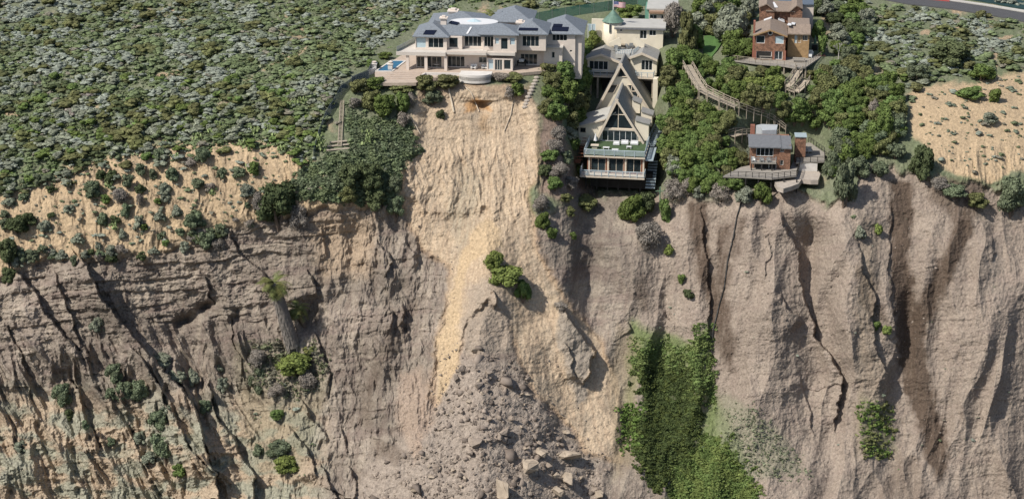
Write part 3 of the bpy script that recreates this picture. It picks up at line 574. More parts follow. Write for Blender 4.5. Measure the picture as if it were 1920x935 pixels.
# semicircular white retaining wall, low walls
rc=MB(); cu,cv=f.g(*Z1(1008,556),G0+.3); hw=3.2; cv-=2.3; n=28
arc=[(cu+hw*math.cos(t),cv-2.0*math.sin(t)+.6) for t in np.linspace(math.pi,0,n)]
zb=f.t(*Z1(1000,628),cv-1.4)[1]
for (a1,b1),(a2,b2) in zip(arc[:-1],arc[1:]):
    k=.93; q=[(a1,b1),(a2,b2),(cu+(a2-cu)*k,cv+(b2-cv)*k),(cu+(a1-cu)*k,cv+(b1-cv)*k)]
    rc.prism([f.W(u,v,zb) for u,v in q],[f.W(u,v,G0+.95) for u,v in q])
rc.prism([f.W(u,v,zb+.5) for u,v in arc+[(cu+hw,cv+4),(cu-hw,cv+4)]],[f.W(u,v,G0+.5) for u,v in arc+[(cu+hw,cv+4),(cu-hw,cv+4)]])
tag(build('retaining_wall',rc,M['white_w']),'curved white retaining wall bulging over the top of the landslide','retaining wall')
lw=MB()
def wallrun(mb,fr,Z,pts,zb,zt,w_=.3):
    q=[fr.g(*Z(*p),zt) for p in pts]
    for (a1,b1),(a2,b2) in zip(q[:-1],q[1:]):
        L=math.hypot(a2-a1,b2-b1)+1e-6; nx,ny=-(b2-b1)/L*w_/2,(a2-a1)/L*w_/2
        r=[(a1+nx,b1+ny),(a2+nx,b2+ny),(a2-nx,b2-ny),(a1-nx,b1-ny)]; mb.prism([fr.W(u,v,zb) for u,v in r],[fr.W(u,v,zt) for u,v in r])
wallrun(lw,f,Z1,[(580,575),(630,545),(890,548)],-1,G0+.5); tag(build('garden_wall',lw,M['white_w']),'low white wall stepping from the terrace steps to the curved wall','low wall')
# pool
q=[f.g(*Z1(*p),G0+.0) for p in [(262,530),(375,530),(478,456),(378,456)]]; r_=root('swimming_pool','blue rectangular swimming pool at the left end of the mansion terrace','pool',f.W(*q[0],G0))
mb=MB(); mb.prism([f.W(u,v,G0-.8) for u,v in q],[f.W(u,v,G0+.03) for u,v in q]); build('water',mb,M['teal'],r_)
mb=MB(); wallrun(mb,f,Z1,[(258,532),(380,532),(482,454),(376,452),(258,532)],G0-.8,G0+.12,.35); build('coping',mb,M['white_w'],r_)
mb=MB(); q2=[f.g(*Z1(*p),-.9) for p in [(250,556),(320,556),(345,540),(262,540)]]; mb.prism([f.W(u,v,-1.6) for u,v in q2],[f.W(u,v,-.85) for u,v in q2]); build('catch_basin',mb,M['teal'],r_)
mb=MB(); wallrun(mb,f,Z1,[(214,520),(250,508)],-2.5,G0+.6,.4); build('side_wall',mb,M['white_w'],r_); mb=MB(); wallrun(mb,f,Z1,[(212,524),(216,562),(330,560)],-2.5,G0-.6,.3); build('side_wall',mb,M['white_w'],r_)
for x,y in ((248,510),(368,512)):
    m2=MB(); u,v=f.g(*Z1(x,y+8),G0); f.box(m2,u-.45,u+.45,v-.45,v+.45,-1,G0+1.1); f.box(m2,u-.6,u+.6,v-.6,v+.6,G0+1.1,G0+1.25); p=build('pedestal',m2,M['white_w'],r_); m3=MB(); m3.tube(f.W(u,v,G0+1.25),f.W(u,v,G0+1.6),.3,.5,8); build('urn',m3,M['stucco'],p)
# patio furniture
def chair(fr,u,v,z,a,name,lab,m,grp=None,s_=1.0):
    r=root(name,lab,'chair',fr.W(u,v,z),grp); c,s=math.cos(a),math.sin(a)
    T=lambda x,y,h:(fr.W(u+(x*c-y*s)*s_,v+(x*s+y*c)*s_,z+h*s_))
    bx=lambda mb,x0,x1,y0,y1,h0,h1: mb.prism([T(x0,y0,h0),T(x1,y0,h0),T(x1,y1,h0),T(x0,y1,h0)],[T(x0,y0,h1),T(x1,y0,h1),T(x1,y1,h1),T(x0,y1,h1)])
    m1=MB(); bx(m1,-.35,.35,-.35,.35,.3,.45); build('seat',m1,m,r); m1=MB(); bx(m1,-.35,.35,.27,.37,.45,1.0); build('backrest',m1,m,r)
    
    for x in (-.4,.32): m1=MB(); bx(m1,x,x+.08,-.35,.37,.2,.65); build('armrest',m1,m,r)
    for x in (-.33,.33):
        for y in (-.32,.32): m1=MB(); bx(m1,x-.03,x+.03,y-.03,y+.03,0,.3); build('leg',m1,m,r)
    return r
for i,x in enumerate((985,1000,1065,1085)):
    u,v=f.g(*Z1(x,518),G0); chair(f,u,v,G0,[.4,-.5,.3,-.4][i],'patio_chair',['leftmost','second from left','third from left','rightmost'][i]+' of four white patio chairs behind the curved white wall',M['wframe2'],'white patio chairs behind the curved wall',1.0)
for (x,y,l) in ((715,505,'small round white table outside the left glass doors of the mansion'),):
    u,v=f.g(*Z1(x,y),G0); r=root('patio_table',l,'table',f.W(u,v,G0)); m1=MB(); m1.tube(f.W(u,v,G0+.7),f.W(u,v,G0+.78),.7,k=14); build('tabletop',m1,M['white'],r); m1=MB(); m1.tube(f.W(u,v,G0),f.W(u,v,G0+.7),.12,k=8); build('leg',m1,M['white'],r)
u,v=f.g(*Z1(1350,492),G0); r=root('barbecue','dark grill with white cover on the patio by the recessed doors','grill',f.W(u,v,G0)); m1=MB(); f.box(m1,u-.9,u+.9,v-.35,v+.35,G0+.5,G0+1.0); build('body',m1,M['dark'],r); m1=MB(); m1.tube(f.W(u-.5,v,G0+1.05),f.W(u+.5,v,G0+1.05),.42,k=10); build('hood',m1,M['wframe2'],r)
for sx in (-.8,.8): m1=MB(); f.box(m1,u+sx-.06,u+sx+.06,v-.3,v+.3,G0,G0+.5); build('leg',m1,M['dark'],r)
# driveway and green mesh fence behind, small courtyard gate
FM=f
mb=MB(); q=[f.g(*p,.3) for p in [(1062,47),(1135,44),(1170,36),(1170,30),(1085,40),(1055,42)]]; mb.prism([f.W(u,v,-1) for u,v in q],[f.W(u,v,1.0) for u,v in q]); tag(build('driveway',mb,M['asphalt']),kind='structure')
def fence(pts,h,name,lab,m,post=3.2,pm=None,panel_gap=.05):
    W=[]
    for px,py in pts: x,y,z=G(px,py); W.append(Vector((float(x),float(y),float(z))))
    r=root(name,lab,'fence',W[0]); pb=MB()
    for a,b in zip(W[:-1],W[1:]):
        n=max(1,round((b-a).length/post)); d=(b-a)/n; nn=Vector((-d.y,d.x,0)).normalized()*.02
        for i in range(n):
            p=a+d*i; q=p+d; x0,y0,z0=p; pm1=MB(); pm1.tube(p-Vector((0,0,.5)),p+Vector((0,0,h+.1)),.05,k=5); build('post',pm1,pm or M['metal'],r)
            pb.prism([p+nn+Vector((0,0,-.3)),q+nn+Vector((0,0,-.3)),q-nn+Vector((0,0,-.3)),p-nn+Vector((0,0,-.3))],[p+nn+Vector((0,0,h)),q+nn+Vector((0,0,h)),q-nn+Vector((0,0,h)),p-nn+Vector((0,0,h))])
    build('mesh_panel',pb,m,r); return r
def meshmat(name,col,alpha):
    m,t,b=nodes(name); b.inputs['Base Color'].default_value=(*col,1); b.inputs['Roughness'].default_value=.8; b.inputs['Alpha'].default_value=alpha; return m
SCREEN=meshmat('see_through_green_mesh',(.10,.24,.18),.6); CHAIN=meshmat('chain_link_mesh',(.10,.13,.16),.55)
fence([(985,47),(1060,33),(1140,21),(1195,12),(1260,5)],2.3,'mesh_fence','green mesh fence running along the driveway behind the mansion',SCREEN)
fence([(692,150),(668,158),(640,178),(628,200),(612,225),(598,262),(588,300)],1.9,'chain_link_fence','dark chain-link fence running down the scrub slope left of the timber ladder',CHAIN,2.4)
fence([(660,160),(690,147),(700,128)],1.8,'chain_link_fence','short chain-link fence closing off the pool corner of the terrace',CHAIN,2.4)
# ======================================================= A-frame house
f=Fr(1160,333,-17.1,8.5); B=Bld('a_frame_house','tall stacked A-frame house with glass gable and two blue-railed decks','house',f,-19); B.Z=Z3
zl=-17.1
vd=f.g(*Z3(480,722),zl)[1]; vw=f.g(*Z3(500,690),zl)[1]
# lower block
u0=f.t(*Z3(272,620),vw)[0]; u1=f.t(*Z3(752,620),vw)[0]; zu=f.t(*Z3(500,548),vw-.5)[1]
hs=B.wins(vw,[(303,565,424,684,2),(452,568,574,685,2),(600,570,720,686,2)],M['board'],M['glass'])
lo_=MB(); f.facade(lo_,u0,u1,zl-.3,zu-.25,vw,9,hs); build('lower_wall',lo_,M['brick'],B.r)
for x in (282,440,587,737):
    m1=MB(); u=f.t(*Z3(x,620),vw-1.5)[0]; f.box(m1,u-.16,u+.16,vw-.25,vw-.03,zl,zu-.25); build('post',m1,M['board'],B.r)
# decks
ul=f.t(*Z3(210,715),vd)[0]; ur=f.t(*Z3(750,722),vd)[0]
m1=MB(); f.box(m1,ul,ur,vd,vw+.3,zl-.28,zl-.01); low=build('lower_deck',m1,M['board'],B.r)
m1=MB(); f.rail(m1,[(ul+.05,vw+2),(ul+.05,vd+.05),(ur-.05,vd+.05),(ur-.05,vw)],zl,1.2,1.35,.09,4); build('lower_railing',m1,M['rail'],B.r)
vu=vw-.75; uul=f.t(*Z3(245,548),vu)[0]; uur=f.t(*Z3(755,553),vu)[0]
vg=f.g(*Z3(550,432),zu)[1]
m1=MB(); f.box(m1,uul,uur,vu,vg+1,zu-.3,zu-.01); up_=build('upper_deck',m1,M['board'],B.r)
m1=MB(); f.box(m1,uul+.15,uur-.15,vu+.15,vg+.6,zu-.01,zu+.05); build('turf',m1,M['turf'],up_)
m1=MB(); f.rail(m1,[(uul+.05,vg-.5),(uul+.05,vu+.05),(uur-.05,vu+.05),(uur-.05,vg+1)],zu,1.25,2.0,.10,4); build('upper_railing',m1,M['rail'],B.r)
# foundation posts plus a near-black block painting in the shade beneath the house
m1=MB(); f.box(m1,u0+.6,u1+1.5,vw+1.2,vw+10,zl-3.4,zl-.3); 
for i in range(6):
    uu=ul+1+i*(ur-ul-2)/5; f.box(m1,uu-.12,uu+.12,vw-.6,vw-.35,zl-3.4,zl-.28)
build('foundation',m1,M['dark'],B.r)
# front A
aL=f.t(*Z3(345,405),vg); aR=f.t(*Z3(752,432),vg); aT=f.t(*Z3(520,60),vg); vb1=f.g(1170,155,aT[1])[1]
print('A frame',aL,aR,aT,vg,vb1,'zu',zu)
pts=[aL,aT,aR]; vb1=max(vb1,vg+5)
def aroof(B,pts,v0,v1,th=.28,name='roof',m=None):
    mb=MB()
    (a,b),(c,d),(e,g_)=pts; 
    for (p,q) in (((a,b),(c,d)),((c,d),(e,g_))):
        du,dz=q[0]-p[0],q[1]-p[1]; L=math.hypot(du,dz); nx,nz=dz/L*th,-du/L*th   # inwards-down
        if nz>0: nx,nz=-nx,-nz
        B.fr.extr(mb,[p,q,(q[0]+nx,q[1]+nz),(p[0]+nx,p[1]+nz)],v0,v1)
    return build(name,mb,m or M['groof'],B.r)
def boards(B,pts,v,th=.45,dp=.16,name='bargeboard'):
    mb=MB()
    for i in range(len(pts)-1):
        p,q=pts[i],pts[i+1]; du,dz=q[0]-p[0],q[1]-p[1]; L=math.hypot(du,dz); nx,nz=dz/L*th,-du/L*th
        if nz>0: nx,nz=-nx,-nz
        B.fr.extr(mb,[p,q,(q[0]+nx,q[1]+nz),(p[0]+nx,p[1]+nz)],v-dp-i*.004,v-.005)
    return build(name,mb,M['board'],B.r)
aroof(B,pts,vg-.5,vb1); boards(B,pts,vg-.5)
def lerp(p,q,t): return (p[0]+(q[0]-p[0])*t,p[1]+(q[1]-p[1])*t)
# gable infill: wall with glass
f.extr(B.w,[aL,lerp(aT,aL,.05),lerp(aT,aR,.05),aR],vg+.3,vg+.6)
zbm=f.t(*Z3(540,322),vg)[1]
def glasspoly(q,v,mull,name='gable_window'):
    m1=MB(); 
    for a_,b_ in list(zip(q,q[1:]+q[:1]))+mull: m1.tube(f.W(a_[0],v,a_[1]),f.W(b_[0],v,b_[1]),.10,k=4)
    o=build(name,m1,M['board'],B.r); g_=MB(); f.extr(g_,q,v+.01,v+.05); build('pane',g_,M['glass'],o)
def at_z(p,q,z): t=(z-p[1])/(q[1]-p[1]); return lerp(p,q,t)
k=.93
gT=(aT[0],aT[1]-.75); gl=at_z(aT,aL,zbm); gr=at_z(aT,aR,zbm)
cx=f.t(*Z3(532,250),vg)[0]; zc=f.t(*Z3(532,203),vg)[1]; 
l2=at_z(gT,(gl[0]+.25,gl[1]),zc); r2=at_z(gT,(gr[0]-.25,gr[1]),zc)
glasspoly([(gl[0]+.35,zbm+.1),gT,(gr[0]-.35,zbm+.1)],vg+.15,[((cx,zbm+.1),(cx,gT[1]-.4)),(l2,r2)])
m1=MB(); f.box(m1,gl[0]+.1,gr[0]-.1,vg-.1,vg+.25,zbm-.25,zbm+.1); build('beam',m1,M['board'],B.r)
hs=B.wins(vg+.1,[(395,335,690,424,6)],M['wframe2'],M['glass'],.15)
# left wing with sloping roof
vl=vg+.4; pL=f.t(*Z3(200,300),vl); pR=f.t(*Z3(400,250),vl); zb_=f.t(*Z3(300,402),vl)[1]
f.extr(B.w,[(pL[0],zb_-1.5),(pR[0]+1,zb_-1.5),(pR[0]+1,pR[1]),(pL[0],pL[1])],vl,vl+6)
q=f.t(*Z3(183,300),vl-.4); q2=f.t(*Z3(300,268),vl-.4); q3=f.t(*Z3(420,236),vl-.4); q4=(q3[0]+2.2,q3[1]+1.6)
m1=MB(); f.strip(m1,[q,q2,q3,q4],.25,vl-.4,vl+9); build('wing_roof',m1,M['groof2'],B.r); m1=MB(); f.strip(m1,[(q[0],q[1]+.03),(q2[0],q2[1]+.03),(q3[0],q3[1]+.03)],.32,vl-.52,vl-.41); build('fascia',m1,M['board'],B.r)
B.wins(vl,[(212,306,262,350,1)],M['board'],M['glass'],.02)
m1=MB(); uu=f.t(*Z3(215,430),vl)[0]; f.box(m1,uu-.2,uu+1.6,vl+.2,vl+5,zb_-4,zb_); build('wing_foundation',m1,M['brick'],B.r)
# right dormers stepping back
for (x0,x1,yt,yb,dv,nm) in ((672,795,262,420,.6,'dormer'),(722,822,188,300,4.2,'dormer'),(648,722,92,190,7,'dormer')):
    v=vg+dv; a1=f.t(*Z3(x0,yt-22),v); b1=f.t(*Z3(x1,yt+66),v) if nm else 0; b1=(b1[0],f.t(*Z3(x1,yt+70),v)[1])
    m1=MB(); f.strip(m1,[a1,(b1[0],a1[1]-(.75))],.18,v-.3,v+3.0); o=build('dormer_roof',m1,M['groof'],B.r)
    zb2=f.t(*Z3(x1,yb),v)[1]; f.extr(B.w,[(a1[0],zb2),(b1[0]-.25,zb2),(b1[0]-.25,a1[1]-.85),(a1[0],a1[1]-.2)],v,v+2.8)
# rear A
v2=vb1+.2; bT=f.t(1164,117,v2); bL=f.t(*Z3(332,172),v2); bR=f.t(*Z3(838,215),v2); v2b=max(f.g(1174,99,bT[1])[1],v2+5)
print('rear A',bT,bL,bR,v2,v2b)
pts=[bL,bT,bR]; aroof(B,pts,v2-.4,v2b); boards(B,pts,v2-.4,.5)
f.extr(B.w,[bL,lerp(bT,bL,.05),lerp(bT,bR,.05),(bR[0]-.5,bR[1])],v2+.25,v2+.5)
def Zw(x,y): return f.t(*Z2(x,y),v2)
tri=[Zw(575,712),Zw(612,612),Zw(670,712)]; glasspoly(tri,v2+.15,[])
q=[Zw(505,785),Zw(582,785),Zw(545,858),Zw(472,858)]; glasspoly(q,v2+.15,[])
for a_,b_ in ((( 672,785),(715,790)),((715,790),(700,830)),((740,812),(760,870)),((735,880),(780,885))): 
    pass
q=[Zw(672,785),Zw(715,787),Zw(800,930),Zw(748,930)]; glasspoly(q,v2+.15,[(Zw(715,790),Zw(706,845)),(Zw(706,845),Zw(750,845)),(Zw(770,870),Zw(755,925))],'lattice_window')
B.done(M['cream'],M['groof'])
# column slab to the right, stairs and deck on the right side
m1=MB(); vc=v2+3; c0=f.t(*Z2(903,930),vc); c1=f.t(*Z2(952,735),vc); f.box(m1,c0[0],c1[0],vc,vc+2.2,c0[1]-4,c1[1]); tag(build('chimney_stack',m1,M['cream']),'tall cream chimney slab standing right of the rear A-frame roof','chimney')
r=root('side_stairs','blue-grey timber stairs descending in shade along the right side of the A-frame house','stairs',f.W(uur,vg,zu-2))
m1=MB(); n=14; A0=f.g(*Z3(765,462),zu-.2); A1=f.g(*Z3(868,250),zu+2.3)
for i in range(n+1):
    t=i/n; u=A0[0]+(A1[0]-A0[0])*t; v=A0[1]+(A1[1]-A0[1])*t; f.box(m1,u,u+1.5,v,v+.55,zu-.5+2.5*t-.15,zu-.5+2.5*t)
build('tread',m1,M['rail'],r)
m1=MB(); f.rail(m1,[(A0[0]+1.5,A0[1]),(A1[0]+1.5,A1[1])],0,1.1,1.6,.06,3,[zu-.3,zu+2.3]); f.rail(m1,[A0,A1],0,1.1,1.6,.06,2,[zu-.3,zu+2.3]); build('railing',m1,M['rail'],r)
m1=MB(); f.box(m1,uur,uur+1.6,vu+.5,A0[1]+.4,zu-.75,zu-.5); build('landing',m1,M['rail'],r)
m1=MB(); q=[(A0[0],A0[1]-1),(A0[0]+1.8,A0[1]-1),(A1[0]+1.8,A1[1]),(A1[0],A1[1])]
for i in range(5):
    t=i/4; u=A0[0]+.8+(A1[0]-A0[0])*t; v=A0[1]+(A1[1]-A0[1])*t; m1=MB(); f.box(m1,u-.1,u+.1,v-.1,v+.1,zl-3,zu-.5+2.5*t); build('post',m1,M['rail'],r)
m1=MB()
for i in range(10):
    t=i/9; f.box(m1,u1+.3,u1+2.2,vw-1+6.5*t,vw-.4+6.5*t,zl-2.3+3.5*t-.2,zl-2.3+3.5*t)
tag(build('concrete_steps',m1,M['rail']),'grey steps in deep shade beside the lower storey of the A-frame house','steps')
# deck furniture
zf=zu+.05
def sofa(x,y,wu,ln,lab,nm='outdoor_sofa',cat='sofa'):
    u,v=f.g(*Z3(x,y),zf); r=root(nm,lab,cat,f.W(u,v,zf)); m1=MB(); f.box(m1,u-wu/2,u+wu/2,v-ln/2,v+ln/2,zf+.12,zf+.42); build('base',m1,M['white'],r)
    m1=MB(); f.box(m1,u-wu/2+.05,u+wu/2-.05,v+ln/2-.2,v+ln/2-.02,zf+.42,zf+.85); build('backrest',m1,M['white'],r)
    m1=MB(); f.box(m1,u-wu/2+.12,u+wu/2-.12,v-ln/2+.03,v+ln/2-.25,zf+.42,zf+.52); build('cushion',m1,M['wht'],r)
sofa(515,455,1.3,.7,'white outdoor sofa alone below the left half of the gable windows'); sofa(585,448,1.5,.8,'white outdoor sofa at the middle of the turf deck'); sofa(665,452,1.6,.8,'white outdoor sofa nearest the right edge of the turf deck')
for (x,y,w2,lab) in ((620,482,1.0,'low white table between the sofas on the turf deck'),(430,488,1.3,'low grey-white table at the front railing of the turf deck'),(505,505,1.3,'long white low table against the front deck railing')):
    u,v=f.g(*Z3(x,y),zf); r=root('coffee_table',lab,'table',f.W(u,v,zf)); m1=MB(); f.box(m1,u-w2/2,u+w2/2,v-.4,v+.4,zf+.34,zf+.42); build('tabletop',m1,M['white'],r)
    for sx in (-1,1):
        for sy in (-1,1): m1=MB(); f.box(m1,u+sx*w2*.42-.05,u+sx*w2*.42+.05,v+sy*.32-.05,v+sy*.32+.05,zf,zf+.34); build('leg',m1,M['white'],r)
u,v=f.g(*Z3(335,480),zf); r=root('patio_table','square tan stone table at the left corner of the turf deck','table',f.W(u,v,zf)); m1=MB(); f.box(m1,u-.8,u+.8,v-.6,v+.6,zf+.6,zf+.72); build('tabletop',m1,M['board'],r); m1=MB(); f.box(m1,u-.5,u+.5,v-.35,v+.35,zf,zf+.6); build('pedestal',m1,M['board'],r)
u,v=f.g(*Z3(340,445),zf); r=root('patio_umbrella','closed white patio umbrella on the turf deck','umbrella',f.W(u,v,zf)); m1=MB(); m1.tube(f.W(u,v,zf),f.W(u,v,zf+2.4),.04,k=6); build('pole',m1,M['metal'],r); m1=MB(); m1.tube(f.W(u,v,zf+.7),f.W(u,v,zf+1.2),.38,.26,8); m1.tube(f.W(u,v,zf+1.2),f.W(u,v,zf+2.3),.26,.04,8); build('canopy',m1,M['wht'],r)
# left side steps
r=root('side_ladder','dark brown timber stairs leaning at the left foundation of the A-frame house','stairs',f.W(ul,vw,zl)); m1=MB(); p0=f.t(*Z3(165,590),vw+2); p1=f.t(*Z3(200,400),vw+2)
f.strip(m1,[p0,(p0[0]+1.2,p0[1])],.15,vw+1.5,vw+3.4); m2=MB(); 
for i in range(8): t=i/7; m2.tube(f.W(p0[0]+.3+.9*t,vw+3.3+1.8*t,p0[1]+4*t),f.W(p0[0]+1.5+.6*t,vw+3.3+1.8*t,p0[1]+4*t),.09,k=4)
build('landing',m1,M['brick'],r); build('tread',m2,M['brick'],r); m3=MB(); f.rail(m3,[(p0[0],vw+1.6),(p0[0]+1.2,vw+1.6)],p0[1],1.1,.6,.05,1); build('railing',m3,M['brick'],r)
# ======================================================= upper twin-gable house
B=Bld('twin_gable_house','cream house with twin low grey gables and balconies above the A-frame roofs','house',f,-4); B.Z=Z2
vh=v2b-1.0; zd=f.t(*Z2(410,700),vh-1.6)[1]; print('twin v',vh,'zd',zd)
def gab(l,ap,r_,wx0,wx1,v,dep,wins,yb,thk=.3):
    P_=[f.t(*Z2(*q),v-.7) for q in (l,ap,r_)]
    m1=MB(); f.strip(m1,P_,thk,v-.7,v+dep); build('roof',m1,M['groof'],B.r); m1=MB(); f.strip(m1,[(p[0],p[1]+.02) for p in P_],.5,v-.85,v-.71); build('fascia',m1,M['board'],B.r)
    a0=f.t(*Z2(wx0,600),v)[0]; a1=f.t(*Z2(wx1,600),v)[0]; zb=f.t(*Z2(500,yb),v)[1]
    zz=lambda u: np.interp(u,[p[0] for p in P_],[p[1] for p in P_])-.25
    hs=B.wins(v,wins,M['wframe2'],M['glass'],.2)
    f.facade(B.w,a0,a1,zb-.5,min(zz(a0),zz(a1))-.1,v,dep-.5,hs)
    um=P_[1][0]; e_=min(zz(a0),zz(a1))-.1; f.extr(B.w,[(a0,e_),(a1,e_),(a1,zz(a1)),(min(max(um,a0),a1),zz(min(max(um,a0),a1))),(a0,zz(a0))],v+.01,v+.4)
gab((265,548),(428,497),(608,572),300,596,vh,11,[(318,562,492,644,4)],650); gab((690,528),(806,486),(948,550),700,942,vh+.3,10,[(800,556,902,650,3)],660)
# back parts of the roofs, central terrace
m1=MB(); 
for x0,x1 in ((560,690),): a0=f.t(*Z2(x0,520),vh)[0]; a1=f.t(*Z2(x1,520),vh)[0]; zt_=f.t(*Z2(610,500),vh+1)[1]; f.box(m1,a0,a1,vh+.6,vh+9,zt_-.8,zt_)
build('roof_terrace',m1,M['groof2'],B.r); m1=MB(); f.rail(m1,[(a0,vh+.8),(a1+.8,vh+.8),(a1+1.5,vh+4)],zt_,1.0,.5,.05,2); build('terrace_railing',m1,M['rail'],B.r)
for x,y in ((575,470),(625,455),(690,440)):
    pass
# two raised parapet gables behind
for (l,ap,r_,dv,dp) in (((500,398),(600,345),(612,370),4.5,3),((728,372),(745,345),(828,400),4.5,3)):
    Q=[f.t(*Z2(*q),vh+dv) for q in (l,ap,r_)]; f.extr(B.w,[(Q[0][0],Q[0][1]-.6),Q[0],Q[1],Q[2],(Q[2][0],Q[2][1]-1.4)],vh+dv,vh+dv+.3)
# balconies
for (x0,x1) in ((292,548),(742,914)):
    a0=f.t(*Z2(x0,710),vh-1.8)[0]; a1=f.t(*Z2(x1,710),vh-1.8)[0]; m1=MB(); f.box(m1,a0,a1,vh-1.8,vh+.2,zd-.3,zd); bo=build('balcony',m1,M['board'],B.r); m1=MB(); f.rail(m1,[(a0+.05,vh),(a0+.05,vh-1.75),(a1-.05,vh-1.75),(a1-.05,vh)],zd,1.1,1.3,.07,3); build('railing',m1,M['rail'],bo)
for x in (332,398,905):
    m1=MB(); u=f.t(*Z2(x,780),vh-1)[0]; z_=f.t(*Z2(x,865),vh-1)[1]; f.box(m1,u-.2,u+.2,vh-1.2,vh-.8,z_-1,zd-.3); build('stilt',m1,M['wood'],B.r)
m1=MB(); a0=f.t(*Z2(440,760),vh+1)[0]; a1=f.t(*Z2(930,760),vh+1)[0]; f.box(m1,a0,a1,vh+1,vh+9,zd-6,zd-.5); build('undercroft_shade',m1,M['dark'],B.r)  # near-black block in place of the shaded space behind the stilts
B.done(M['cream'],M['groof'])
# small roof terrace furniture
u,v=f.g(*Z2(625,440),zt_); r=root('roof_terrace_table','tan table with benches on the small terrace between the twin gables','table',f.W(u,v,zt_)); m1=MB(); f.box(m1,u-.8,u+.8,v-.5,v+.5,zt_+.65,zt_+.75); build('tabletop',m1,M['wood'],r)
for sx in (-.6,.6): m1=MB(); f.box(m1,u+sx-.06,u+sx+.06,v-.4,v+.4,zt_,zt_+.65); build('leg',m1,M['dark'],r)
for i,x in enumerate((565,590,675,705)):
    u,v=f.g(*Z2(x,468-i*9),zt_); chair(f,u,v,zt_,i*1.1,'terrace_chair',['leftmost','second from left','third from left','rightmost'][i]+' of four grey chairs on the terrace between the twin gables',M['metal'],'chairs on the roof terrace',1.1)
# ======================================================= turret house
f=Fr(1160,82,1.5,6); B=Bld('turret_house','cream flat-roofed house joined to a round turret with a green copper cone','house',f,0); B.Z=Z2
v=0; w0=B.vol(568,1000,390,1.0,262,7,[(600,268,626,292,1),(786,280,850,360,2,M['glass'],'door'),(872,280,936,332,2)],M['wframe2'],down=3)
rt=MB(); f.box(rt,w0[0]-.4,w0[1]+.5,w0[2]-.5,w0[2]+7.6,w0[4],w0[4]+.3); build('flat_roof',rt,M['groof2'],B.r)
m1=MB(); f.box(m1,w0[0]-.45,w0[1]+.55,w0[2]-.56,w0[2]-.5,w0[4]-.25,w0[4]+.12); build('fascia',m1,M['greyroof'],B.r)
ct=f.t(*Z2(532,300),w0[2]); rad_=(f.t(*Z2(620,280),w0[2])[0]-f.t(*Z2(448,280),w0[2])[0])/2; zt_=f.t(*Z2(532,208),w0[2]+.5)[1]
tm=MB(); tm.tube(f.W(ct[0],w0[2]+rad_,-3),f.W(ct[0],w0[2]+rad_,zt_+.1),rad_,k=28); build('turret_wall',tm,M['cream'],B.r,True)
za=f.t(*Z2(520,85),w0[2]+rad_)[1]; rc_=(f.t(*Z2(632,200),w0[2]+rad_)[0]-f.t(*Z2(430,200),w0[2]+rad_)[0])/2
tm=MB(); n=28; ap=f.W(ct[0],w0[2]+rad_,za)
ring=[f.W(ct[0]+rc_*math.cos(t),w0[2]+rad_+rc_*math.sin(t),zt_) for t in np.linspace(0,2*math.pi,n,endpoint=False)]
mid=[f.W(ct[0]+rc_*.42*math.cos(t),w0[2]+rad_+rc_*.42*math.sin(t),zt_+(za-zt_)*.52) for t in np.linspace(0,2*math.pi,n,endpoint=False)]
for i in range(n): j=(i+1)%n; tm.poly([ring[i],ring[j],mid[j],mid[i]]); tm.poly([mid[i],mid[j],ap])
tm.poly(ring); build('turret_roof',tm,M['copper'],B.r)
m1=MB(); a0=f.t(*Z2(501,250),w0[2]-.1); a1=f.t(*Z2(522,250),w0[2]-.1); z0_=f.t(*Z2(511,305),w0[2]-.1)[1]; z1_=f.t(*Z2(511,222),w0[2]-.1)[1]; f.box(m1,a0[0],a1[0],w0[2]-.12,w0[2]+.3,z0_,z1_); o=build('slit_window',m1,M['wframe'],B.r); m1=MB(); f.box(m1,a0[0]+.1,a1[0]-.1,w0[2]-.16,w0[2]-.13,z0_+.1,z1_-.1); build('pane',m1,M['glass'],o)
B.done(M['cream'],M['groof2'])
m1=MB(); f.box(m1,ct[0]-rad_-2.6,ct[0]-rad_+.2,w0[2]+2,w0[2]+2.4,-1,zt_+.3); tag(build('boundary_wall',m1,M['cream']),'short cream wall between the turret and the mansion driveway','wall')
# glass courtyard gate between mansion and turret
r=root('courtyard_canopy','slatted pale canopy between the mansion wing and the turret','canopy',f.W(ct[0]-rad_-4,w0[2],0)); 
for i in range(4):
    m1=MB(); p0=f.t(*Z2(305,232+i*20),w0[2]+1); p1=f.t(*Z2(378,232+i*20),w0[2]+1); f.box(m1,p0[0],p1[0],w0[2]+1,w0[2]+1.12,p0[1]-.22,p0[1]+.22); build('slat',m1,M['shade'],r)
for x in (308,342,375): m1=MB(); p0=f.t(*Z2(x,310),w0[2]+1); p1=f.t(*Z2(x,225),w0[2]+1); f.box(m1,p0[0]-.06,p0[0]+.06,w0[2]+.9,w0[2]+1,p0[1]-1,p1[1]); build('post',m1,M['wframe2'],r)
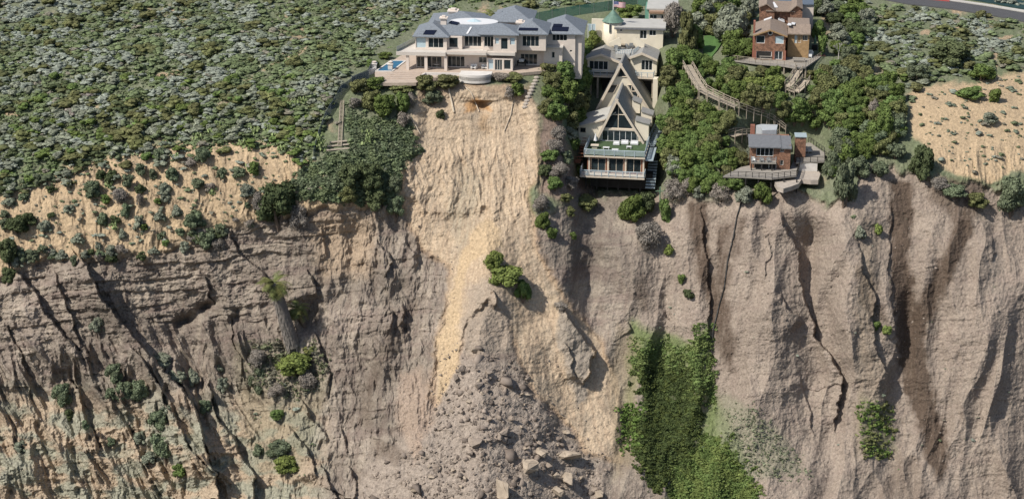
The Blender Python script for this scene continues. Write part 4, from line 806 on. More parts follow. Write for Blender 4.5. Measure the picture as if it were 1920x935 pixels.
# flagpole and flag
pz=za; pc=(ct[0],w0[2]+rad_); zt2=f.t(*Z2(515,-10),pc[1])[1]
r=root('flagpole','white flagpole with the stars and stripes flying above the copper turret','flagpole',f.W(*pc,pz-.3)); m1=MB(); m1.tube(f.W(*pc,pz-.3),f.W(*pc,zt2),.09,k=8); build('pole',m1,M['wframe2'],r)
q0=f.t(*Z2(523,15),pc[1]); q1=f.t(*Z2(632,50),pc[1]); q2=f.t(*Z2(523,80),pc[1]); W_=q1[0]-q0[0]; Hh=q0[1]-q2[1]; nx=24
m1=MB(); fy=lambda s,k: (math.sin(s*7)*.22*s, -.25*s*s*Hh*.5+.05*math.sin(s*9))
for j in range(13):
    for i in range(nx):
        s0,s1=i/nx,(i+1)/nx; ty,by=j/13,(j+1)/13
        can=(j<7 and s1<=.42); mi=2 if can else (0 if j%2==0 else 1)
        pt4=[]
        for s_,t_ in ((s0,by),(s1,by),(s1,ty),(s0,ty)): yy,dz=fy(s_,t_); pt4.append(f.W(pc[0]+.1+W_*s_*.98,pc[1]+yy,q0[1]-Hh*t_*.8+dz))
        m1.poly(pt4,mi)
for i in range(6):
    for j in range(5):
        s_=.04+i*.065; t_=(.05+j*.1); yy,dz=fy(s_,t_); c_=(pc[0]+.1+W_*s_*.98,pc[1]+yy-.02,q0[1]-Hh*t_*.8+dz); e_=.045
        m1.poly([f.W(c_[0]+e_*(1 if k%2==0 else .42)*math.sin(k*math.pi/5),c_[1],c_[2]+e_*(1 if k%2==0 else .42)*math.cos(k*math.pi/5)) for k in range(10)],1)
build('flag',m1,[M['red'],M['wht'],M['blue']],r)
# back block
B=Bld('back_house','small grey flat-roofed green-sided house with brown awning behind the turret house','house',f,1); B.Z=Z2
w1=B.vol(868,1062,255,1.0,108,8,[(876,138,944,176,2),(982,140,1052,178,2)],M['wframe2'],down=3)
f.box(B.rf,w1[0]-.6,w1[1]+1.6,w1[2]+1.2,w1[2]+11,w1[4]+.1,w1[4]+.35)
m1=MB(); f.strip(m1,[(w1[0],w1[4]+.05),(w1[1],w1[4]+.05)],.45,w1[2]-.6,w1[2]+.8); build('awning',m1,M['brown'],B.r); m1=MB(); f.box(m1,w1[0]-.9,w1[0]-.02,w1[2]+1.6,w1[2]+9,-1,w1[4]+.1); build('side_wall',m1,M['green_w'],B.r); m1=MB(); f.box(m1,w1[1]+.02,w1[1]+1.2,w1[2]+1.6,w1[2]+9,-1,w1[4]+.1); build('side_wall',m1,M['green_w'],B.r)
B.done(M['stucco'],M['groof2'])
# ======================================================= brown shingled houses
f=Fr(1440,111,0,7.5); B=Bld('shingled_house','red-brown shingled two-storey house with white-framed windows above the wooden terrace','house',f,0); B.Z=Z4
G1=.2
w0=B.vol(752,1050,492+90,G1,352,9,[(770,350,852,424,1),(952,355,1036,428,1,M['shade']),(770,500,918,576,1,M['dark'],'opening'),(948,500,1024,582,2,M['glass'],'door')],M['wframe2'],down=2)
v=w0[2]; Q=[f.t(*Z4(*q),v-.5) for q in ((738,345),(905,290),(1073,355))]
vr=max(f.g(*Z4(935,172),Q[1][1])[1],v+7); 
f.strip(B.rf,Q,.25,v-.5,vr); f.extr(B.w,[(w0[0],w0[4]),(w0[1],w0[4]),(w0[1],Q[2][1]-.1),(Q[1][0],Q[1][1]-.28),(w0[0],Q[0][1]-.1)],v+.01,v+.3)
m1=MB(); f.strip(m1,[(a_,b_+.02) for a_,b_ in Q],.3,v-.62,v-.505); build('fascia',m1,M['tanwood'],B.r)
m1=MB(); cc=f.t(*Z4(905,322),v); m1.tube(f.W(cc[0],v-.1,cc[1]),f.W(cc[0],v-.02,cc[1]),.5,k=14); o=build('round_window',m1,M['wframe2'],B.r); m1=MB(); m1.tube(f.W(cc[0],v-.14,cc[1]),f.W(cc[0],v-.11,cc[1]),.36,k=12); build('pane',m1,M['glass'],o)
m1=MB(); c0=f.t(*Z4(737,400),v+1); c1=f.t(*Z4(768,210),v+1); f.box(m1,c0[0]-.05,w0[0]-.02,v+.8,v+2.2,-1,c1[1]); build('chimney',m1,M['brickr'],B.r)
for x in (752,930,1040):
    m1=MB(); u=f.t(*Z4(x,540),v)[0]; f.box(m1,u-.05,u+.35,v-.15,v-.01,0,f.t(*Z4(x,495),v)[1]); build('post',m1,M['brickr'],B.r)
w2=B.vol(1078,1285,425,G1,325,8,[(1140,345,1166,425,1,M['shade'],'door'),(1170,350,1205,420,1,M['tanwood']),(1220,345,1270,400,3)],M['wframe'],v=v+2.5,mb=(rw2:=MB()))
build('right_wing_wall',rw2,M['tanwood'],B.r)
Q2=f.t(*Z4(1075,328),w2[2]-.6); Q3=f.t(*Z4(1298,328),w2[2]-.6); vt=w2[2]+6
m1=MB(); zr=f.t(*Z4(1180,206),vt-1)[1]
m1.prism([f.W(Q2[0],w2[2]-.6,Q2[1]),f.W(Q3[0],w2[2]-.6,Q2[1]),f.W(Q3[0],w2[2]+2.2,zr),f.W(Q2[0],w2[2]+2.2,zr)],[f.W(Q2[0],w2[2]-.6,Q2[1]-.22),f.W(Q3[0],w2[2]-.6,Q2[1]-.22),f.W(Q3[0],w2[2]+2.2,zr-.22),f.W(Q2[0],w2[2]+2.2,zr-.22)])
f.box(m1,Q2[0],Q3[0]-.2,w2[2]+2.2,vt+2,zr-.3,zr-.02); build('wing_roof',m1,M['brownroof'],B.r)
for x,y in ((1090,236),(1125,228)):
    m1=MB(); zt_=zr; q=[f.g(*Z4(x+dx,y+dy),zt_+.05) for dx,dy in ((-20,10),(18,14),(28,0),(-8,-6))]; m1.prism([f.W(*p,zt_) for p in q],[f.W(*p,zt_+.15) for p in q]); build('skylight',m1,M['white'],B.r)
# skylights on the two slopes of the front roof
def side_patch(B,x0,x1,y,w_,side):
    Qa,Qb=(Q[0],Q[1]) if side<0 else (Q[1],Q[2]); 
    a,dy,dz=ray(*Z4((x0+x1)/2,y)); D=np.array([float(a),float(dy)]); sl=(Qb[1]-Qa[1])/(Qb[0]-Qa[0]); A=D@f.ex
    k=(Qa[1]-H+sl*(-(f.O@f.ex)-Qa[0]))/(dz-sl*A); uu=float(k*A-f.O@f.ex); vv=float(k*(D@f.ev)-f.O@f.ev); zz=lambda u:Qa[1]+sl*(u-Qa[0])+.03
    m1=MB(); m1.prism([f.W(uu-w_,vv-.5,zz(uu-w_)),f.W(uu+w_,vv-.5,zz(uu+w_)),f.W(uu+w_,vv+.7,zz(uu+w_)),f.W(uu-w_,vv+.7,zz(uu-w_))],[f.W(uu-w_,vv-.5,zz(uu-w_)+.12),f.W(uu+w_,vv-.5,zz(uu+w_)+.12),f.W(uu+w_,vv+.7,zz(uu+w_)+.12),f.W(uu-w_,vv+.7,zz(uu-w_)+.12)]); build('skylight',m1,M['white'],B.r)
side_patch(B,855,905,190,.8,-1); side_patch(B,985,1040,205,.7,1); side_patch(B,990,1040,186,.6,1)
B.done(M['redwall'],M['brownroof'])
B=Bld('rear_shingled_house','brown shingled house with two gables directly behind the lower shingled roof','house',f,0); B.Z=Z4
v3=vr+1.5
wa=B.vol(798,945,190,1,100,9,[(806,85,824,134,1,M['shade']),(862,84,892,122,1,M['shade'])],M['tanwood'],v=v3,down=2); wb=B.vol(945,1100,205,1,116,8,[],v=v3+1,down=2); wc=B.vol(1098,1216,208,1,112,9,[(1104,118,1130,172,1),(1162,104,1206,150,1)],M['wframe'],v=v3,down=2)
for qs in (((792,70),(872,38),(958,105)),((1090,112),(1165,52),(1222,82))):
    Qx=[f.t(*Z4(*q),v3-.5) for q in qs]; f.strip(B.rf,Qx,.22,v3-.5,v3+8)
    f.extr(B.w,[(Qx[0][0]+.3,Qx[0][1]-1.3),(Qx[2][0]-.3,Qx[2][1]-1.3 if Qx[2][1]<Qx[0][1] else Qx[0][1]-1.3),(Qx[2][0]-.3,Qx[2][1]-.2),(Qx[1][0],Qx[1][1]-.24),(Qx[0][0]+.3,Qx[0][1]-.2)],v3+.02,v3+.3)
q0=f.t(*Z4(955,105),v3); q1=f.t(*Z4(1100,115),v3); zz=f.t(*Z4(1000,10),v3+7)[1]
B.rf.prism([f.W(q0[0]-2,v3-.2,q0[1]),f.W(q1[0]+1,v3-.2,q0[1]),f.W(q1[0]+1,v3+7,zz),f.W(q0[0]-2,v3+7,zz)],[f.W(q0[0]-2,v3-.2,q0[1]-.2),f.W(q1[0]+1,v3-.2,q0[1]-.2),f.W(q1[0]+1,v3+7,zz-.2),f.W(q0[0]-2,v3+7,zz-.2)])
m1=MB(); q=[f.slope(*Z4(*p),v3-.2,q0[1],(zz-q0[1])/7.2,.05) for p in ((945,80),(980,78),(945,28),(912,30))]; m1.prism(q,[(a_,b_,c_+.1) for a_,b_,c_ in q]); build('skylight',m1,M['white'],B.r)
B.done(M['redwall'],M['brownroof'])
B=Bld('grey_roof_house','house with a plain blue-grey roof behind the brown shingled gables','house',f,0); B.Z=Z4
v4=v3+9; q0=f.t(*Z4(1120,55),v4); q1=f.t(*Z4(1330,42),v4); f.facade(B.w,q0[0],q1[0],0,q1[1]-.3,v4+.3,8,[]); zr=f.t(*Z4(1200,-30),v4+7)[1]
B.rf.prism([f.W(q0[0]-3,v4,q0[1]),f.W(q1[0],v4,q1[1]),f.W(q1[0],v4+7,zr),f.W(q0[0]-3,v4+7,zr)],[f.W(q0[0]-3,v4,q0[1]-.25),f.W(q1[0],v4,q1[1]-.25),f.W(q1[0],v4+7,zr-.25),f.W(q0[0]-3,v4+7,zr-.25)]); B.done(M['stucco'],mat('blue_grey_roof',(.10,.125,.16),.8,2,.1))
def umb(fr,px,py,z,h,w_,m,lab,openu):
    u,v=fr.g(px,py,z); r=root('patio_umbrella',lab,'umbrella',fr.W(u,v,z)); m1=MB(); m1.tube(fr.W(u,v,z),fr.W(u,v,z+h),.04,k=6); build('pole',m1,M['metal'],r); m1=MB()
    if openu: m1.tube(fr.W(u,v,z+h-.7),fr.W(u,v,z+h),w_,.05,8)
    else: m1.tube(fr.W(u,v,z+h*.3),fr.W(u,v,z+h*.55),w_,w_*.7,8); m1.tube(fr.W(u,v,z+h*.55),fr.W(u,v,z+h),w_*.7,.04,8)
    build('canopy',m1,m,r)
umb(f,*Z4(1283,150),1,2.6,1.7,M['bluef'],'open turquoise patio umbrella beside the rear shingled house',True)
umb(f,*Z4(1338,465),G1,2.8,.35,M['greenf'],'closed pale green umbrella standing over the dark barbecue',False)
# wooden terrace of the upper shingled house
r=root('wooden_terrace','weathered wooden terrace with railings in front of the upper shingled house','deck',f.W(0,0,0)); m1=MB()
zt_=G1-.05; q=[f.g(*Z4(*p),zt_) for p in ((530,585),(745,560),(1060,500),(1310,480),(1440,440),(1455,500),(1390,560),(1250,655),(1150,660),(1040,640),(760,615),(640,600))]
m1.prism([f.W(u,v,zt_-.3) for u,v in q],[f.W(u,v,zt_) for u,v in q]); build('deck_boards',m1,M['wood2'],r)
m1=MB(); f.rail(m1,[q[0],q[11],q[10],q[9],q[8],q[7],q[6],q[5]],zt_,1.0,1.6,.05,2); build('railing',m1,M['wood'],r)
m1=MB(); uu,vv=f.g(*Z4(1300,525),zt_+.02); f.box(m1,uu-2.6,uu+3,vv-1.6,vv+3,zt_+.0,zt_+.03); build('brick_paving',m1,M['brickr'],r)
for u,v_ in (q[7],q[8],q[9],q[6]): m1=MB(); f.box(m1,u-.15,u+.15,v_+.2,v_+.5,-5,zt_-.3); build('support_post',m1,M['wood'],r)
for i,(x,y) in enumerate(((1255,555),(1290,560),(1300,540),(1250,535))):
    u,v_=f.g(*Z4(x,y),zt_+.03); chair(f,u,v_,zt_+.03,i*1.5,'terrace_chair',['front left','front right','back right','back left'][i]+' white chair of the dining set on the wooden terrace',M['wframe2'],'white dining chairs on the wooden terrace',1.25)
u,v_=f.g(*Z4(1335,500),zt_+.03); r=root('barbecue','black covered barbecue at the right end of the wooden terrace','grill',f.W(u,v_,zt_)); m1=MB(); f.box(m1,u-.6,u+.6,v_-.35,v_+.35,zt_+.1,zt_+1.1); build('body',m1,M['dark'],r); m1=MB(); m1.tube(f.W(u-.6,v_,zt_+1.1),f.W(u+.6,v_,zt_+1.1),.35,k=8); build('hood',m1,M['dark'],r)
for x,y,lab in ((860,580,'grey dining table under the ground-floor opening of the shingled house'),(1185,600,'long grey picnic table at the front of the wooden terrace')):
    u,v_=f.g(*Z4(x,y),zt_); r=root('terrace_table',lab,'table',f.W(u,v_,zt_)); m1=MB(); f.box(m1,u-1.3,u+1.3,v_-.45,v_+.45,zt_+.66,zt_+.75); build('tabletop',m1,M['wood2'],r)
    for sx in (-1,1): m1=MB(); f.box(m1,u+sx*1.1-.05,u+sx*1.1+.05,v_-.35,v_+.35,zt_,zt_+.66); build('leg',m1,M['wood2'],r)
    for sy in (-1,1): m1=MB(); f.box(m1,u-1.3,u+1.3,v_+sy*.8-.15,v_+sy*.8+.15,zt_+.38,zt_+.44); build('bench',m1,M['wood2'],r)
for i,(x,y,lab) in enumerate(((1000,578,'green potted shrub beside the ground-floor door of the shingled house'),(625,530,'tan potted shrub at the left end of the wooden terrace'),(690,545,'pale potted plant left of the shingled house chimney'))):
    u,v_=f.g(*Z4(x,y),zt_); r=root('potted_plant',lab,'potted plant',f.W(u,v_,zt_)); m1=MB(); m1.tube(f.W(u,v_,zt_),f.W(u,v_,zt_+.45),.25,.35,10); build('pot',m1,M['brickr'],r); m1=MB()
    for k in range(60):
        a_=random.random()*6.28; e_=random.random()*1.4; rr_=.45; c_=Vector(f.W(u+math.cos(a_)*math.cos(e_)*rr_,v_+math.sin(a_)*math.cos(e_)*rr_,zt_+.6+math.sin(e_)*rr_)); d1=Vector((random.gauss(0,.1),random.gauss(0,.1),random.gauss(0,.1))); d2=Vector((random.gauss(0,.1),random.gauss(0,.1),random.gauss(0,.1))); m1.poly([c_-d1,c_-d2,c_+d1,c_+d2])
    build('leaves',m1,M['plant'],r)
# ======================================================= lower cottage
f=Fr(1450,320,-13.9,5); B=Bld('cliff_cottage','small red-brown cottage with charcoal roof at the cliff edge','cottage',f,-14); B.Z=Z5
zg=-13.9
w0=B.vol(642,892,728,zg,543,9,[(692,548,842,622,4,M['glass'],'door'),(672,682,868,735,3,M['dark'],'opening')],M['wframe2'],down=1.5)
w1=B.vol(892,990,735,zg,543,9,[(902,545,936,586,2),(902,655,930,700,1)],M['wframe'],v=w0[2]-.3,down=1.5)
va=w0[2]-.8; e0=f.t(*Z5(626,538),va); e1=f.t(*Z5(912,540),va); e2=f.t(*Z5(1004,540),va); vr=va+5.5; zr=f.t(*Z5(800,432),vr)[1]
for (ua,ub_,dz) in ((e0[0],e1[0],.0),(e1[0],e2[0],-.12)):
    B.rf.prism([f.W(ua,va,e0[1]+dz),f.W(ub_,va,e0[1]+dz),f.W(ub_,vr,zr+dz),f.W(ua,vr,zr+dz)],[f.W(ua,va,e0[1]-.22+dz),f.W(ub_,va,e0[1]-.22+dz),f.W(ub_,vr,zr-.22+dz),f.W(ua,vr,zr-.22+dz)])
    B.rf.prism([f.W(ua,vr,zr+dz),f.W(ub_,vr,zr+dz),f.W(ub_,vr+5,zr-2),f.W(ua,vr+5,zr-2)],[f.W(ua,vr,zr-.22+dz),f.W(ub_,vr,zr-.22+dz),f.W(ub_,vr+5,zr-2.2),f.W(ua,vr+5,zr-2.2)])
for a0 in (w0[0],w1[1]-.25): f.box(B.w,a0,a0+.25,w0[2]+.3,w0[2]+8,w0[4],w0[4]+.4)
m1=MB(); c0=f.t(*Z5(642,400),vr); c1=f.t(*Z5(682,360),vr); f.box(m1,c0[0],c1[0],vr+.5,vr+1.6,zr-3,c1[1]); build('chimney',m1,M['brickr'],B.r)
# balcony
zbk=f.t(*Z5(760,680),w0[2]-1.6)[1]; b0=f.t(*Z5(648,680),w0[2]-1.6)[0]; b1=f.t(*Z5(866,680),w0[2]-1.6)[0]
m1=MB(); f.box(m1,b0,b1,w0[2]-1.6,w0[2]-.01,zbk-.2,zbk); bo=build('balcony',m1,M['wood2'],B.r); m1=MB(); f.rail(m1,[(b0,w0[2]),(b0,w0[2]-1.55),(b1,w0[2]-1.55),(b1,w0[2])],zbk,.95,.8,.045,3); build('railing',m1,M['metal'],bo)
for x in (650,740,830): m1=MB(); u=f.t(*Z5(x,720),w0[2]-1.5)[0]; f.box(m1,u-.1,u+.1,w0[2]-1.55,w0[2]-1.35,zg,zbk-.2); build('post',m1,M['dark'],B.r)
B.done(M['redwall'],M['greyroof'])
for i,(x,l) in enumerate(((665,'left'),(740,'middle'),(800,'right'))):
    u=f.t(*Z5(x,650),w0[2]-.9)[0]; chair(f,u,w0[2]-.9,zbk,0.2,'balcony_chair',{'left':'white lounge chair at the left end of the cottage balcony','middle':'grey chair at the middle of the cottage balcony','right':'grey chair near the right end of the cottage balcony'}[l],M['wframe2'] if i==0 else M['metal'],None,.9)
# shed
sh=Bld('garden_shed','small red-brown shed with a flat grey roof right of the cottage chimney side','shed',f,zg+2.5); sh.Z=Z5
ws=sh.vol(1036,1128,534,zg+1.0,455,2.5,[],v=w0[2]+4.5,down=2); f.box(sh.rf,ws[0]-.15,ws[1]+.15,ws[2]-.2,ws[2]+2.7,ws[4],ws[4]+.15); sh.done(M['redwall'],mat('pale_blue_roof',(.30,.36,.38),.8,1,.1))
# decks of the cottage
r=root('cottage_deck','weathered wraparound wooden deck with dark railings below the cottage','deck',f.W(0,0,zg)); m1=MB()
q=[f.g(*Z5(*p),zg) for p in ((400,795),(560,715),(642,700),(985,735),(1045,600),(1075,700),(1045,790),(830,815),(600,800))]
m1.prism([f.W(u,v,zg-.3) for u,v in q],[f.W(u,v,zg) for u,v in q]); build('deck_boards',m1,M['wood2'],r)
m1=MB(); f.rail(m1,[q[0],q[8],q[7],q[6],q[5],q[4]],zg,1.0,1.4,.06,2); build('railing',m1,M['dark'],r)
for t in (0,.25,.5,.75,1): u=q[8][0]+(q[6][0]-q[8][0])*t; v_=q[7][1]+.5; m1=MB(); f.box(m1,u-.12,u+.12,v_,v_+.25,zg-3,zg-.3); build('support_post',m1,M['dark'],r)
r=root('side_deck','grey side deck with dark railing and chairs right of the cottage','deck',f.W(12,2,zg+1)); m1=MB(); z5=zg+1.0
q=[f.g(*Z5(*p),z5) for p in ((1040,676),(1050,535),(1150,500),(1170,505),(1290,590),(1292,665))]; m1.prism([f.W(u,v,z5-.3) for u,v in q],[f.W(u,v,z5) for u,v in q]); build('deck_boards',m1,M['wood2'],r)
m1=MB(); f.rail(m1,[q[0],q[5],q[4],q[3],q[2]],z5,1.0,1.4,.06,2); build('railing',m1,M['dark'],r)
m1=MB(); a0=f.t(*Z5(1062,740),q[0][1]+.6); a1=f.t(*Z5(1225,740),q[0][1]+.6); f.box(m1,a0[0],a1[0],q[0][1]+.5,q[0][1]+.7,a0[1]-.2,z5-.35); build('white_skirting',m1,M['white_w'],r)
for i,(x,y,lab) in enumerate(((1122,590,'pale wooden chair on the left of the cottage side deck'),(1160,592,'pale wooden chair on the right of the cottage side deck'))):
    u,v_=f.g(*Z5(x,y),z5); chair(f,u,v_,z5,.2,'deck_chair',lab,M['wframe'],None,1.2)
# concrete slab, cracked edge
r=MB(); zc_=zg-.9; q=[f.g(*Z5(*p),zc_) for p in ((1075,745),(1230,735),(1255,775),(1235,830),(1170,830),(1130,825),(1090,820),(1065,860),(1000,885),(930,905),(880,890),(850,840),(1000,815))]
r.prism([f.W(u,v,zc_-.9) for u,v in q],[f.W(u,v,zc_) for u,v in q]); tag(build('concrete_slab',r,M['concrete']),'cracked concrete slab breaking off at the cliff edge below the cottage','slab')
# storage building behind the cottage (white panel roof)
r=MB(); zz=zg+5.0; q=[f.g(*Z5(*p),zz) for p in ((690,350),(740,340),(880,345),(870,390),(745,395),(735,372))]; r.prism([f.W(u,v,zz-2.5) for u,v in q],[f.W(u,v,zz) for u,v in q]); tag(build('pale_shed',r,mat('pale_blue_grey_sheet',(.40,.42,.44),.7,1,.1)),'low pale blue-grey roofed shed under the zigzag walkway behind the cottage','shed')
# ---- zigzag wooden walkway
def walkway(pts,lab,name='wooden_walkway',w_=1.5,up=2.0,h=1.05,m=None,cat='walkway'):
    W=[Vector([float(c) for c in G(px,py+u_*8.8)])+Vector((0,0,u_)) for px,py,u_ in pts]
    r=root(name,lab,cat,W[0]); bd=MB(); rl=MB(); po=MB()
    for a,b in zip(W[:-1],W[1:]):
        d=b-a; n=Vector((-d.y,d.x,0)).normalized()*w_/2; k=max(2,round(d.length/.55))
        for i in range(k):
            p=a+d*(i/k); q=a+d*((i+.86)/k); bd.prism([p+n,q+n,q-n,p-n],[x-Vector((0,0,.12)) for x in (p+n,q+n,q-n,p-n)])
        k=max(1,round(d.length/2.0))
        for s in (-1,1):
            for hh in (h,h*.55): rl.tube(a+n*s+Vector((0,0,hh)),b+n*s+Vector((0,0,hh)),.07,k=4)
            for i in range(k+1): p=a+d*(i/k)+n*s; po=MB(); po.tube(p-Vector((0,0,1.8)),p+Vector((0,0,h+.05)),.08,k=4); build('post',po,m or M['wood'],r)
    build('tread',bd,m or M['wood'],r); build('railing',rl,m or M['wood'],r); return r
walkway([(1288,122,2.2),(1305,152,2.2),(1317,170,2.2),(1331,178,2.2),(1352,188,2.2),(1380,200,2.2),(1408,210,2.2),(1437,218,2.2),(1452,224,2.0),(1474,241,2.0)],'long weathered wooden walkway with railings zigzagging down to the cottage',w_=1.9)
walkway([(1441,217,1.9),(1447,202,2.2),(1450,192,2.2)],'short flight of wooden steps climbing off the top of the long walkway','wooden_steps',1.3,cat='steps')
walkway([(1476,162,1.8),(1484,154,2.0),(1492,140,2.2),(1498,132,2.4)],'narrow wooden stairs dropping from the upper shingled terrace','wooden_stairs',1.4,cat='stairs')
walkway([(1476,166,1.2),(1492,172,1.2),(1503,162,1.4),(1511,150,1.6)],'small bent wooden landing platform below the upper terrace stairs','landing_platform',1.6,cat='platform')
walkway([(1454,252,1.6),(1440,262,1.2),(1432,268,.8)],'short pale stairs from the end of the long walkway down to the cottage roof','wooden_stairs',1.3,cat='stairs')
walkway([(1372,255,.8),(1385,251,.8),(1402,250,.8)],'short railed boardwalk at the back left of the cottage','boardwalk',1.6,cat='walkway')
# timber ladder stair on the left
def ladder():
    p0=Vector([float(c) for c in G(642,192)]); p1=Vector([float(c) for c in G(637,277)]); r=root('timber_ladder','long weathered timber ladder stair on the slope left of the landslide','ladder',p1); up=Vector((0,0,.35)); s=Vector((.35,0,0)); m1=MB()
    for k in (-1,1): m1.tube(p0+up+s*k,p1+up+s*k,.09,k=4)
    build('stringer',m1,M['wood'],r); m1=MB()
    n=34
    for i in range(n+1): p=p0+(p1-p0)*i/n+up; m1.tube(p-s,p+s,.07,k=4)
    build('rung',m1,M['wood'],r)
ladder()
for j,(a_,b_) in enumerate((((612,284),(656,280)),((614,278),(654,274)),((618,272),(650,269)))):
    p0=Vector([float(c) for c in G(*a_)])+Vector((0,0,.2+.15*j)); p1=Vector([float(c) for c in G(*b_)])+Vector((0,0,.2+.15*j)); m1=MB(); m1.tube(p0,p1,.22,k=4); tag(build('timber_sleeper',m1,M['wood']),['lowest','middle','topmost'][j]+' of three weathered timber sleepers at the foot of the ladder stair','timber',)
# utility pole bare tree stem near walkway, post on the cliff edge
p=Vector([float(c) for c in G(1237,388)]); r=root('drain_pole','green pole with short cross arm below the A-frame house decks','pole',p); m1=MB(); m1.tube(p,p+Vector((0,0,4.2)),.12,k=6); build('pole',m1,M['greenf'],r); m1=MB(); m1.tube(p+Vector((-.9,0,3.3)),p+Vector((.9,0,3.3)),.09,k=6); build('crossarm',m1,M['greenf'],r)
# ---- pipes and hoses
def hose(pts,rad,name,lab,m,cat='pipe',up=.15,dz=None):
    W=[]
    for i in range(len(pts)-1):
        for t in np.linspace(0,1,7)[:-1]: W.append((pts[i][0]+(pts[i+1][0]-pts[i][0])*t,pts[i][1]+(pts[i+1][1]-pts[i][1])*t))
    W.append(pts[-1]); m1=MB(); Q_=[Vector([float(c) for c in G(*w_)])+Vector((0,-.15,up)) for w_ in W]
    for a,b in zip(Q_[:-1],Q_[1:]): m1.tube(a,b,rad,k=6)
    tag(build(name,m1,m),lab,cat)
hose([(815,163),(824,159),(834,160),(841,168),(845,185),(851,213)],.20,'drain_pipe','thick pale drain pipe bending over the upper left of the landslide',M['pipe'],up=.3)
hose([(870,162),(883,174),(890,190),(898,210)],.10,'broken_pipe','thin white pipe snapped below the curved retaining wall',M['pipe'])
hose([(961,194),(958,215),(950,235),(946,246)],.09,'hanging_hose','thin pale hose hanging down the right side of the landslide',M['pipe'])
hose([(768,217),(777,232),(788,252)],.10,'broken_pipe','thin pale pipe poking from the left edge of the landslide',M['pipe'])
hose([(1390,378),(1381,410),(1374,450),(1364,490),(1358,540),(1348,575),(1337,620),(1334,660)],.14,'drain_hose','long black drain hose hanging down the right cliff face',M['bamboo'],'hose',.25)
# sandbag line right of the slide
sb=[(1006,140),(1006,147),(1004,153),(1001,159),(998,165),(996,171),(993,177),(990,183),(988,190),(986,196),(984,202)]
for x,y in sb:
    p=Vector([float(c) for c in G(x,y)]); m1=MB()
    for k in range(6):
        pass
    th_=np.linspace(0,2*math.pi,9)[:-1]; lo=[(p.x+.55*math.cos(t),p.y+.4*math.sin(t),p.z-.1) for t in th_]; mi_=[(p.x+.62*math.cos(t),p.y+.45*math.sin(t),p.z+.2) for t in th_]; hi=[(p.x+.35*math.cos(t),p.y+.25*math.sin(t),p.z+.42) for t in th_]; m1.prism(lo,mi_); m1.prism(mi_,hi)
    tag(build('sandbag',m1,M['concrete'],smooth=False),['topmost','second','third','fourth','fifth','sixth','seventh','eighth','ninth','tenth','lowest'][sb.index((x,y))]+' pale sandbag from the top in the line right of the landslide head','sandbag','sandbags lining the hedge by the landslide')
# ---- road at the top right
def ribbon(pts_a,pts_b,name,m,up,kind='structure',thick=.5):
    A_=[Vector([float(c) for c in G(*p)])+Vector((0,0,up)) for p in pts_a]; B_=[Vector([float(c) for c in G(*p)])+Vector((0,0,up)) for p in pts_b]; m1=MB(); d=Vector((0,0,thick))
    for i in range(len(A_)-1): m1.prism([A_[i],A_[i+1],B_[i+1],B_[i]],[x-d for x in (A_[i],A_[i+1],B_[i+1],B_[i])])
    o=build(name,m1,m); tag(o,kind=kind); return o
ribbon([(1640,-16),(1700,-4),(1780,4),(1850,14),(1925,27),(2000,40)],[(1640,-2),(1700,9),(1780,18),(1850,29),(1925,43),(2000,58)],'road',M['asphalt'],.25)
ribbon([(1700,-7),(1780,1),(1850,11),(1925,23),(2000,36)],[(1700,-4),(1780,4),(1850,14),(1925,27),(2000,40)],'pavement',M['kerb'],.42)
tag(ribbon([(1700,-4.2),(1740,0),(1780,4)],[(1700,-3.0),(1740,1.2),(1780,5.4)],'red_kerb',M['redk'],.43,'structure'),kind='structure')
r=ribbon([(1790,-14),(1850,-8),(1925,5),(2000,16)],[(1790,-4),(1850,6),(1925,20),(2000,32)],'ditch_water',M['channel'],.3)
# lawn pieces
ribbon([(1320,70),(1340,68),(1360,72)],[(1318,108),(1332,112),(1345,96)],'lawn',M['lawn'],.3)
# ======================================================= vegetation
def leafmat(name,col,col2=None,var=.24,attr=False,isl=.28):
    m,t,b=nodes(name); b.inputs['Roughness'].default_value=.85; b.inputs['Specular IOR Level'].default_value=.12
    tc=N(t,'ShaderNodeTexCoord'); ge=N(t,'ShaderNodeNewGeometry'); oi=N(t,'ShaderNodeObjectInfo')
    n=N(t,'ShaderNodeTexNoise'); n.inputs['Scale'].default_value=.9; n.inputs['Detail'].default_value=4; t.links.new(ge.outputs['Position'],n.inputs['Vector'])
    a=N(t,'ShaderNodeMapRange'); a.inputs[1].default_value=.35; a.inputs[2].default_value=.65; a.inputs[3].default_value=1-var; a.inputs[4].default_value=1+var; t.links.new(n.outputs['Fac'],a.inputs[0])
    c=N(t,'ShaderNodeMapRange'); c.inputs[3].default_value=.85; c.inputs[4].default_value=1.18; t.links.new(oi.outputs['Random'],c.inputs[0])
    mu=N(t,'ShaderNodeMath',operation='MULTIPLY'); t.links.new(a.outputs[0],mu.inputs[0]); t.links.new(c.outputs[0],mu.inputs[1])
    r=N(t,'ShaderNodeMapRange'); r.inputs[3].default_value=1-isl; r.inputs[4].default_value=1+isl; t.links.new(ge.outputs['Random Per Island'],r.inputs[0])
    m2=N(t,'ShaderNodeMath',operation='MULTIPLY'); t.links.new(mu.outputs[0],m2.inputs[0]); t.links.new(r.outputs[0],m2.inputs[1])
    v=N(t,'ShaderNodeVectorMath',operation='SCALE'); t.links.new(m2.outputs[0],v.inputs['Scale'])
    if attr: at=N(t,'ShaderNodeAttribute',attribute_name='Col'); t.links.new(at.outputs['Color'],v.inputs[0])
    else:
        mx=N(t,'ShaderNodeMix',data_type='RGBA'); mx.inputs[6].default_value=(*col,1); mx.inputs[7].default_value=(*(col2 or col),1); t.links.new(oi.outputs['Random'],mx.inputs[0]); t.links.new(mx.outputs[2],v.inputs[0])
    t.links.new(v.outputs[0],b.inputs['Base Color']); return m
